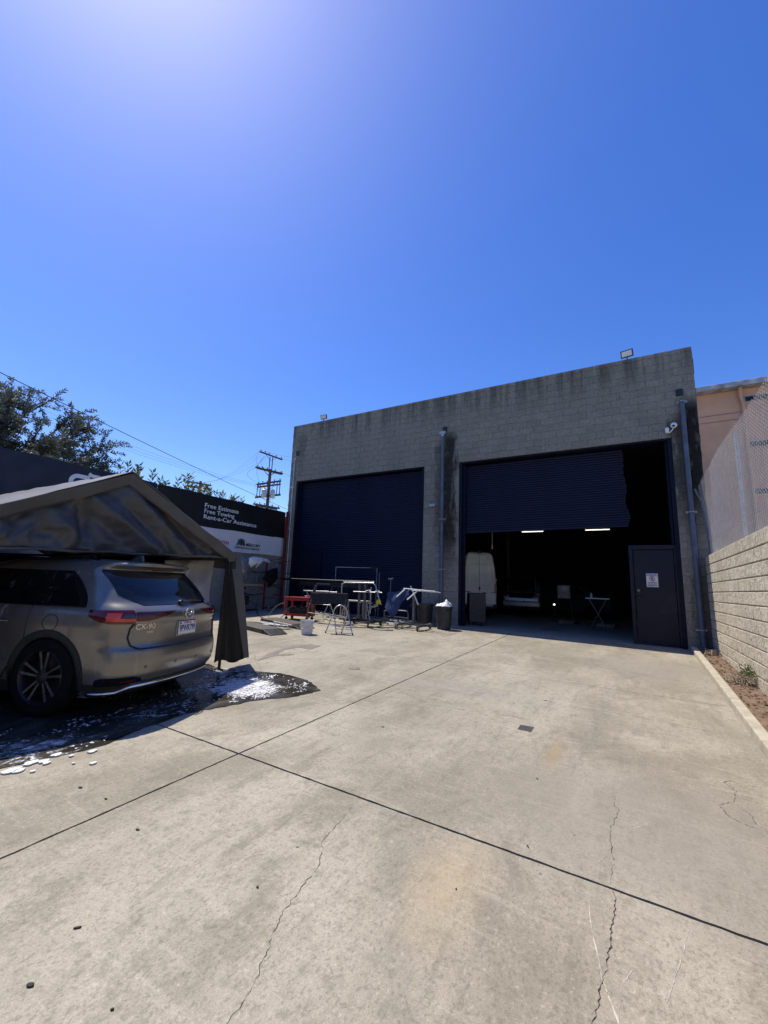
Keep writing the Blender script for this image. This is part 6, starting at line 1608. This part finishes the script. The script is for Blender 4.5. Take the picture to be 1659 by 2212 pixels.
# clutter of cables and scraps under the stands
for i, P in enumerate(([(-8.2, 10.6), (-7.6, 10.35), (-7.0, 10.5), (-6.3, 10.75), (-5.6, 10.9)], [(-6.2, 10.0), (-5.9, 9.8), (-5.6, 9.82), (-5.4, 9.95)], [(-7.3, 9.7), (-6.7, 9.55), (-6.3, 9.8), (-5.7, 10.5), (-5.1, 10.9)])):
    m_ = MB(); m_.tube(smooth_pts([(x, y, gz(x, y) + .012) for x, y in P], 8), .010, 6)
    tag(m_.build('floor_cable', MAT['black'], None, smooth=True), ('black cable snaking under the tubular hoop stand', 'short black cable end by the caster of the hoop stand', 'black cable running under the white panel rack')[i], 'cable')
sc_ = MB(); rs2 = random.Random(5)
for k in range(60):
    x = rs2.uniform(-8.4, -5.7); y = rs2.uniform(11.0, 11.9); s_ = rs2.uniform(.02, .07); z = gz(x, y)
    sc_.box((x, y, z + s_ * .25 + .004), (s_ * rs2.uniform(.8, 3), s_, s_ * .5), rs2.random() * 3)
tag(sc_.build('scrap_litter', MAT['grey_steel'], None), 'litter of small metal scraps along the closed roller door', 'scraps', kind='stuff')
pl_ = MB()
for k in range(14):
    x = -5.95 + rs2.uniform(-.22, .22); y = 11.15 + rs2.uniform(-.1, .1); pl_.box((x, y, gz(x, y) + .04 + .10 * rs2.random()), (.05 * rs2.uniform(.6, 2), .04, .03), rs2.random() * 3)
tag(pl_.build('paper_scraps', MAT['white'], None), 'torn white masking paper heaped under the blue towel', 'scraps', kind='stuff')

# ================================================================ inside the open bay
def fz(x): return gz(x, 12.6)
# swamp cooler by the jamb
ax_, ay_ = -4.22, 13.15
ac = thing('air_cooler', 'grey portable air cooler on casters just inside the open bay', 'cooler', (ax_, ay_, fz(ax_)), R(30))
m_ = MB(); m_.bx(-.26, .26, -.19, .19, .09, .98); m_.build('body', MAT['bin'], ac, True, bevel=.03, seg=3)
m_ = MB()
for k in range(16): m_.bx(-.2, .2, -.198, -.191, .30 + k * .04, .318 + k * .04)
m_.build('louvre', MAT['black'], ac, True)
for a in (-.2, .2):
    for b in (-.14, .14):
        f = MB(); w = MB(); caster(f, w, a, b, .002, .04); o = f.build('caster', MAT['darkmetal'], ac, True); w.build('caster_wheel', MAT['black'], o, True)
# white van, tail to the door
MAT['vanwhite'] = simple('van white paint', (.80, .80, .79), .3, var=.05, scale=3, coat=.5)
vx, vy = -5.13, 16.4
van = thing('cargo_van', 'white high-roof cargo van parked nose in inside the open bay', 'van', (vx, vy, fz(vx)), R(30.3))
VW = .66; VH = 2.52
sec = [(-VW, .42), (-VW - .015, .9), (-VW - .005, 1.35), (-VW + .045, 1.9), (-VW + .12, 2.34), (-VW + .19, 2.47), (-VW + .30, VH), (VW - .30, VH), (VW - .19, 2.47), (VW - .12, 2.34), (VW - .045, 1.9), (VW + .005, 1.35), (VW + .015, .9), (VW, .42)]
m_ = MB(); Mv = xform((0, 0, 0), (1,0,0), (0,0,1), (0,-1,0)); m_.prism(sec, 0, -5.2, Mv); m_.build('body', MAT['vanwhite'], van, True, bevel=.05, seg=3, smooth=True, ang=50)
def vseam(P, r_=.006, mat=MAT['black'], name='shut_line', y=-.004): m_ = MB(); m_.tube([(a, y, b) for a, b in P], r_, 5); m_.build(name, mat, van, True)
vseam([(.0, .50), (.0, 2.44)]); vseam([(-VW + .06, .5), (-VW + .055, 1.4), (-VW + .1, 1.9), (-VW + .17, 2.33), (-VW + .2, 2.4)], .005); vseam([(-VW + .05, .5), (VW - .05, .5)], .006)
MAT['vanpress'] = simple('van pressing', (.50, .51, .52), .35, var=.05)
vseam([(-.45, 2.02), (-.08, 2.04), (.08, 2.04), (.45, 2.02)], .008, MAT['vanpress'], 'pressing'); vseam([(.47, 1.95), (.5, 1.35), (.44, 1.24), (.06, 1.22)], .008, MAT['vanpress'], 'pressing'); vseam([(-.5, 1.25), (-.47, 1.9), (-.45, 2.0)], .007, MAT['vanpress'], 'pressing')
for s_ in (-1, 1):
    m_ = MB(); m_.bx(s_ * (VW - .035) - .045, s_ * (VW - .035) + .045, -.02, .02, .95, 1.28); m_.build('tail_light', MAT['lens_red'], van, True, bevel=.01)
    m_ = MB(); m_.bx(s_ * .60 - .1, s_ * .60 + .1, -.03, .2, .40, .50); m_.build('bumper_corner', MAT['clad'], van, True, bevel=.02)
m_ = MB(); m_.bx(.10, .27, -.03, -.001, .915, .955); m_.build('door_handle', MAT['black'], van, True, bevel=.008)
m_ = MB(); m_.bx(-.03, .03, -.03, -.001, 1.04, 1.17); m_.build('latch', MAT['black'], van, True, bevel=.01)
m_ = MB(); m_.bx(-.45, -.06, -.02, -.001, .69, .73); m_.build('plate_light_bar', MAT['black'], van, True)
m_ = MB(); m_.bx(-.42, -.14, -.012, -.001, .52, .67); o = m_.build('number_plate', MAT['plate'], van, True)
m_ = MB(); m_.bx(-.39, -.17, -.016, -.0125, .56, .63); m_.build('plate_print', MAT['plate_blue'], o, True)
m_ = MB(); m_.bx(-.58, .58, -.06, .3, .33, .42); m_.build('bumper_step', MAT['clad'], van, True, bevel=.015)
m_ = MB(); m_.bx(-.07, .07, -.03, .05, 2.47, 2.56); m_.build('stop_lamp', MAT['black'], van, True)
m_ = MB()
for k in range(3): m_.bx(.09 + .07 * k, .13 + .07 * k, -.012, -.004, 2.25, 2.32, xform((0,0,0), (1,0,0), (0,1,0), (.08,0,1)))
m_.build('sticker', MAT['white'], van, True)
m_ = MB(); m_.bx(-.56, -.34, -.008, -.002, .95, .975); m_.bx(.45, .56, -.008, -.002, .95, .975); m_.build('lettering', MAT['darkmetal'], van, True)
for yy in (.9, 4.3):
    for s_ in (-1, 1):
        m_ = MB(); m_.lathe([(0, -.1), (.3, -.1), (.34, -.06), (.34, .06), (.3, .1), (.2, .1), (.18, .07), (0, .07)], 26, Matrix.Translation((s_ * (VW - .11), yy, .345)) @ Matrix.Rotation(PI/2 * s_, 4, 'Y')); m_.build('wheel', MAT['blackmat'], van, True, smooth=True)
for yy in (.0,):
    m_ = MB(); m_.bx(VW + .0, VW + .04, .1, .14, 1.4, 1.5); m_.bx(-VW - .05, -VW - .0, .02, .06, 1.62, 1.72); m_.build('hinge', MAT['vanwhite'], van, True)
# grey sedan with its boot open
MAT['sedanpaint'] = simple('silver sedan paint', (.30, .30, .30), .3, .6, var=.1, coat=.5)
dx_, dy_ = -4.05, 18.7
sd_ = thing('sedan', 'silver sedan with its boot lid raised inside the shop', 'car', (dx_, dy_, fz(dx_)), R(8))
Mp = lambda x0: xform((x0, 0, 0), (0,1,0), (0,0,1), (1,0,0))
prof = [(.02, .42), (.0, .6), (.04, .98), (.10, 1.06), (.55, 1.06), (.72, 1.10), (1.25, 1.44), (1.7, 1.50), (2.6, 1.46), (3.3, 1.05), (4.1, .95), (4.45, .8), (4.5, .45), (3.9, .30), (.3, .30)]
m_ = MB(); m_.prism(prof, -.74, .74, Mp(0)); m_.build('body', MAT['sedanpaint'], sd_, True, bevel=.07, seg=3, smooth=True, ang=50)
m_ = MB(); m_.add([(-.56, -.005, 1.0), (.56, -.005, 1.0), (.56, .50, 1.075), (-.56, .50, 1.075), (-.48, -.012, .80), (.48, -.012, .80)], [(0, 1, 2, 3), (4, 5, 1, 0)]); m_.build('boot_opening', MAT['blackmat'], sd_, True)
m_ = MB(); m_.grid(lambda u, v: ((u - .5) * 1.12 * (1 - .06 * v), .55 - .28 * v + .06 * math.sin(PI * v), 1.12 + .55 * v), 8, 8); lid = m_.build('boot_lid', MAT['blackmat'], sd_, True, smooth=True); sl_ = lid.modifiers.new('solid', 'SOLIDIFY'); sl_.thickness = .05
m_ = MB(); m_.tube([(-.57, .54, 1.12), (-.55, .28, 1.66), (.55, .28, 1.66), (.57, .54, 1.12)], .022, 6); m_.build('lid_edge', MAT['galv'], sd_, True)
for s_ in (-1, 1):
    m_ = MB(); m_.bx(s_ * .65 - .10, s_ * .65 + .10, -.03, .06, .86, 1.04); m_.build('tail_light', MAT['lens_red'], sd_, True, bevel=.02)
m_ = MB(); m_.bx(-.76, .76, -.08, .10, .42, .66); m_.build('bumper', MAT['sedanpaint'], sd_, True, bevel=.05, seg=3)
m_ = MB(); m_.bx(-.16, .16, -.095, -.082, .48, .60); m_.build('number_plate', MAT['plate'], sd_, True)
m_ = MB(); m_.add([(-.55, .78, 1.14), (.55, .78, 1.14), (.50, 1.24, 1.435), (-.50, 1.24, 1.435)], [(0, 1, 2, 3)]); m_.build('rear_window', MAT['glass'], sd_, True)
for s_ in (-1, 1):
    m_ = MB(); m_.add([(s_ * .743, 1.0, 1.08), (s_ * .743, 3.1, 1.05), (s_ * .743, 2.55, 1.40), (s_ * .743, 1.35, 1.42)], [(0, 1, 2, 3)]); m_.build('side_window', MAT['glass'], sd_, True)
    for yy in (.85, 3.6):
        m_ = MB(); m_.lathe([(0, -.1), (.27, -.1), (.31, -.06), (.31, .06), (.27, .1), (.2, .1), (.18, .06), (0, .06)], 24, Matrix.Translation((s_ * .68, yy, .315)) @ Matrix.Rotation(PI/2 * s_, 4, 'Y')); m_.build('wheel', MAT['blackmat'], sd_, True, smooth=True)
# bonnet panel propped behind, a second car under repair, white door panel
bp = thing('car_door', 'bare silver car door panel propped beside the sedan', 'car panel', (-2.45, 19.4, fz(-2.45)))
m_ = MB(); m_.bx(-2.72, -2.2, 19.4, 19.46, 1.22, 1.80); m_.build('skin', MAT['panel_silver'], bp, bevel=.03)
m_ = MB(); m_.lathe([(.10, 0), (.12, 0), (.12, .01), (.10, .01)], 18, xform((-2.42, 19.39, 1.66), (1,0,0), (0,0,1), (0,-1,0))); m_.build('speaker_ring', MAT['galv'], bp)
m_ = MB(); m_.tube([(-2.7, 19.44, 1.23), (-2.8, 19.3, fz(-2.7) + .01)], .02, 6); m_.tube([(-2.22, 19.44, 1.23), (-2.12, 19.3, fz(-2.1) + .01)], .02, 6); m_.tube([(-2.5, 19.47, 1.4), (-2.5, 19.9, fz(-2.5) + .01)], .02, 6); m_.build('prop', MAT['darkmetal'], bp)
wc = thing('work_lamp', 'small lit work lamp low down beside the sedan', 'lamp', (-2.58, 17.6, fz(-2.58)))
m_ = MB(); m_.tube([(-2.58, 17.6, fz(-2.58) + .004), (-2.58, 17.6, .98)], .014, 6); m_.bx(-2.68, -2.48, 17.5, 17.7, fz(-2.58) + .004, fz(-2.58) + .02); m_.build('stand', MAT['black'], wc)
m_ = MB(); m_.lathe([(0, -.035), (.03, -.02), (.035, 0), (.03, .02), (0, .035)], 12, Matrix.Translation((-2.58, 17.58, 1.02))); m_.build('bulb', emi.m, wc, smooth=True)
wt = thing('work_table', 'folding table with crossed legs and a pale top inside the shop', 'table', (-.98, 15.7, fz(-1)))
m_ = MB(); m_.bx(-1.32, -.62, 15.5, 15.9, 1.32, 1.36); m_.build('top', MAT['whiteplastic'], wt, bevel=.006)
for y in (15.55, 15.85):
    m_ = MB(); m_.tube([(-1.22, y, 1.31), (-.72, y, fz(-.7) + .012)], .012, 6); m_.tube([(-.72, y + .02, 1.31), (-1.22, y + .02, fz(-1.2) + .012)], .012, 6); m_.build('crossed_leg', MAT['grey_steel'], wt)
bt = thing('spray_bottle', 'small pale bottle standing on the folding table', 'bottle', (-1.15, 15.7, 1.361))
m_ = MB(); m_.lathe([(0, 0), (.035, 0), (.035, .1), (.015, .13), (.015, .16), (0, .165)], 12); m_.build('body', MAT['whiteplastic'], bt, True, smooth=True)
for i, (x0, x1, y0, y1) in enumerate(((-2.35, -1.85, 17.0, 18.6), (-1.15, -.55, 17.0, 18.6))):
    lp2 = thing('lift_platform', 'flat grey lift platform on the shop floor ' + ('beside the sedan' if i == 0 else 'nearest the man door'), 'car lift', ((x0+x1)/2, y0, fz(x0)))
    m_ = MB(); m_.bx(x0, x1, y0 + .25, y1, fz(x0) + .003, fz(x0) + .11); m_.build('deck', MAT['grey_steel'], lp2, bevel=.01)
    m_ = MB(); m_.add([(x0, y0, fz(x0) + .003), (x1, y0, fz(x0) + .003), (x1, y0 + .249, fz(x0) + .105), (x0, y0 + .249, fz(x0) + .105), (x0, y0 + .249, fz(x0) + .003), (x1, y0 + .249, fz(x0) + .003)], [(0,1,2,3), (0,3,4), (1,5,2), (3,2,5,4), (0,4,5,1)]); m_.build('ramp', MAT['galv'], lp2)
fd = MB(); fd.bx(-2.42, -1.92, 13.85, 14.05, fz(-2.1) + .001, fz(-2.1) + .008); tag(fd.build('floor_drain', MAT['black'], None), 'narrow black drain grate in the shop floor', 'drain')
# second car and shelving deep in the dark
sc2 = thing('repair_car', 'dark car body deep inside the shop behind the folding table', 'car', (-.6, 21.5, fz(-.6)), R(80))
m_ = MB(); m_.prism(prof, -.74, .74, Mp(0)); m_.build('body', simple('dark primer', (.03, .03, .032), .7, var=.2), sc2, True, bevel=.07, seg=3, smooth=True, ang=50)
for s_ in (-1, 1):
    for yy in (.85, 3.6):
        m_ = MB(); m_.lathe([(0, -.1), (.27, -.1), (.31, -.06), (.31, .06), (.27, .1), (.2, .1), (.18, .06), (0, .06)], 20, Matrix.Translation((s_ * .68, yy, .315)) @ Matrix.Rotation(PI/2 * s_, 4, 'Y')); m_.build('wheel', MAT['blackmat'], sc2, True, smooth=True)
    m_ = MB(); m_.add([(s_ * .743, 1.0, 1.08), (s_ * .743, 3.1, 1.05), (s_ * .743, 2.55, 1.40), (s_ * .743, 1.35, 1.42)], [(0, 1, 2, 3)]); m_.build('side_window', MAT['glass'], sc2, True)
# pull cord by the shutter
cd = MB(); cd.tube([(-4.0, 14.2, 7.0), (-4.0, 14.2, 3.0)], .008, 5); cd.tube([(-4.0, 14.2, 3.0), (-4.0, 14.2, 2.85)], .022, 6); tag(cd.build('rope', MAT['whiteplastic'], None), 'pale pull rope hanging above the white van', 'rope')

# ================================================================ dry weeds in the dirt strip
def weed(x, y, label, n, r_, green, seed, logs=4):
    rs = random.Random(seed); z = gz(x, y) + .06
    t_ = thing('dry_weed', label, 'plant', (x, y, z), group='weeds in the dirt strip')
    m_ = MB()
    for k in range(n):
        a = rs.uniform(0, 6.28); l = rs.uniform(.4, 1) * r_; h = rs.uniform(.05, .5) * r_
        p = Vector((x + rs.gauss(0, r_ * .2), y + rs.gauss(0, r_ * .3), z)); q = p + Vector((math.cos(a) * l * .5, math.sin(a) * l, h)); mid = p.lerp(q, .5) + Vector((0, 0, h * .5))
        m_.tube([p, mid, q], [.008, .006, .002], 4)
    m_.build('stems', simple('dry stem', (.30, .23, .16), .9, var=.4, scale=20), t_)
    if green:
        rs3 = np.random.RandomState(seed); C = np.array([x, y, z]) + rs3.normal(size=(260, 3)) * np.array([.05, .10, .06]) + np.array([.12, .0, .14]); D = rs3.normal(size=(260, 3)) + np.array([0, 0, 1.0]); D /= np.linalg.norm(D, axis=1)[:, None]
        leaves_mesh(C, D, .05, .016, 'leaves', MAT['laurel'], rs3, t_)
weed(1.38, 11.45, 'heap of dry twigs at the foot of the downpipe corner', 40, .26, False, 2)
weed(1.34, 8.55, 'dry weed clump with a few green sprigs against the tan wall', 46, .30, True, 4)
weed(1.40, 6.3, 'small withered weed tuft further along the dirt strip', 22, .2, False, 6)
weed(1.26, 10.6, 'lone dead stalk standing by the kerb', 5, .22, False, 8)
gv = MB(); rs4 = random.Random(9)
for k in range(420):
    y = rs4.uniform(3, 12.2); x = rs4.uniform(curb_x(y) + .16, 1.52); s_ = rs4.uniform(.006, .022); gv.box((x, y, gz(x, y) + .06 + s_ * .2), (s_ * 1.5, s_, s_ * .6), rs4.random() * 3)
tag(gv.build('dirt_pebbles', MAT['dirt'], None), 'small clods and pebbles on the dirt strip', 'pebbles', kind='stuff')
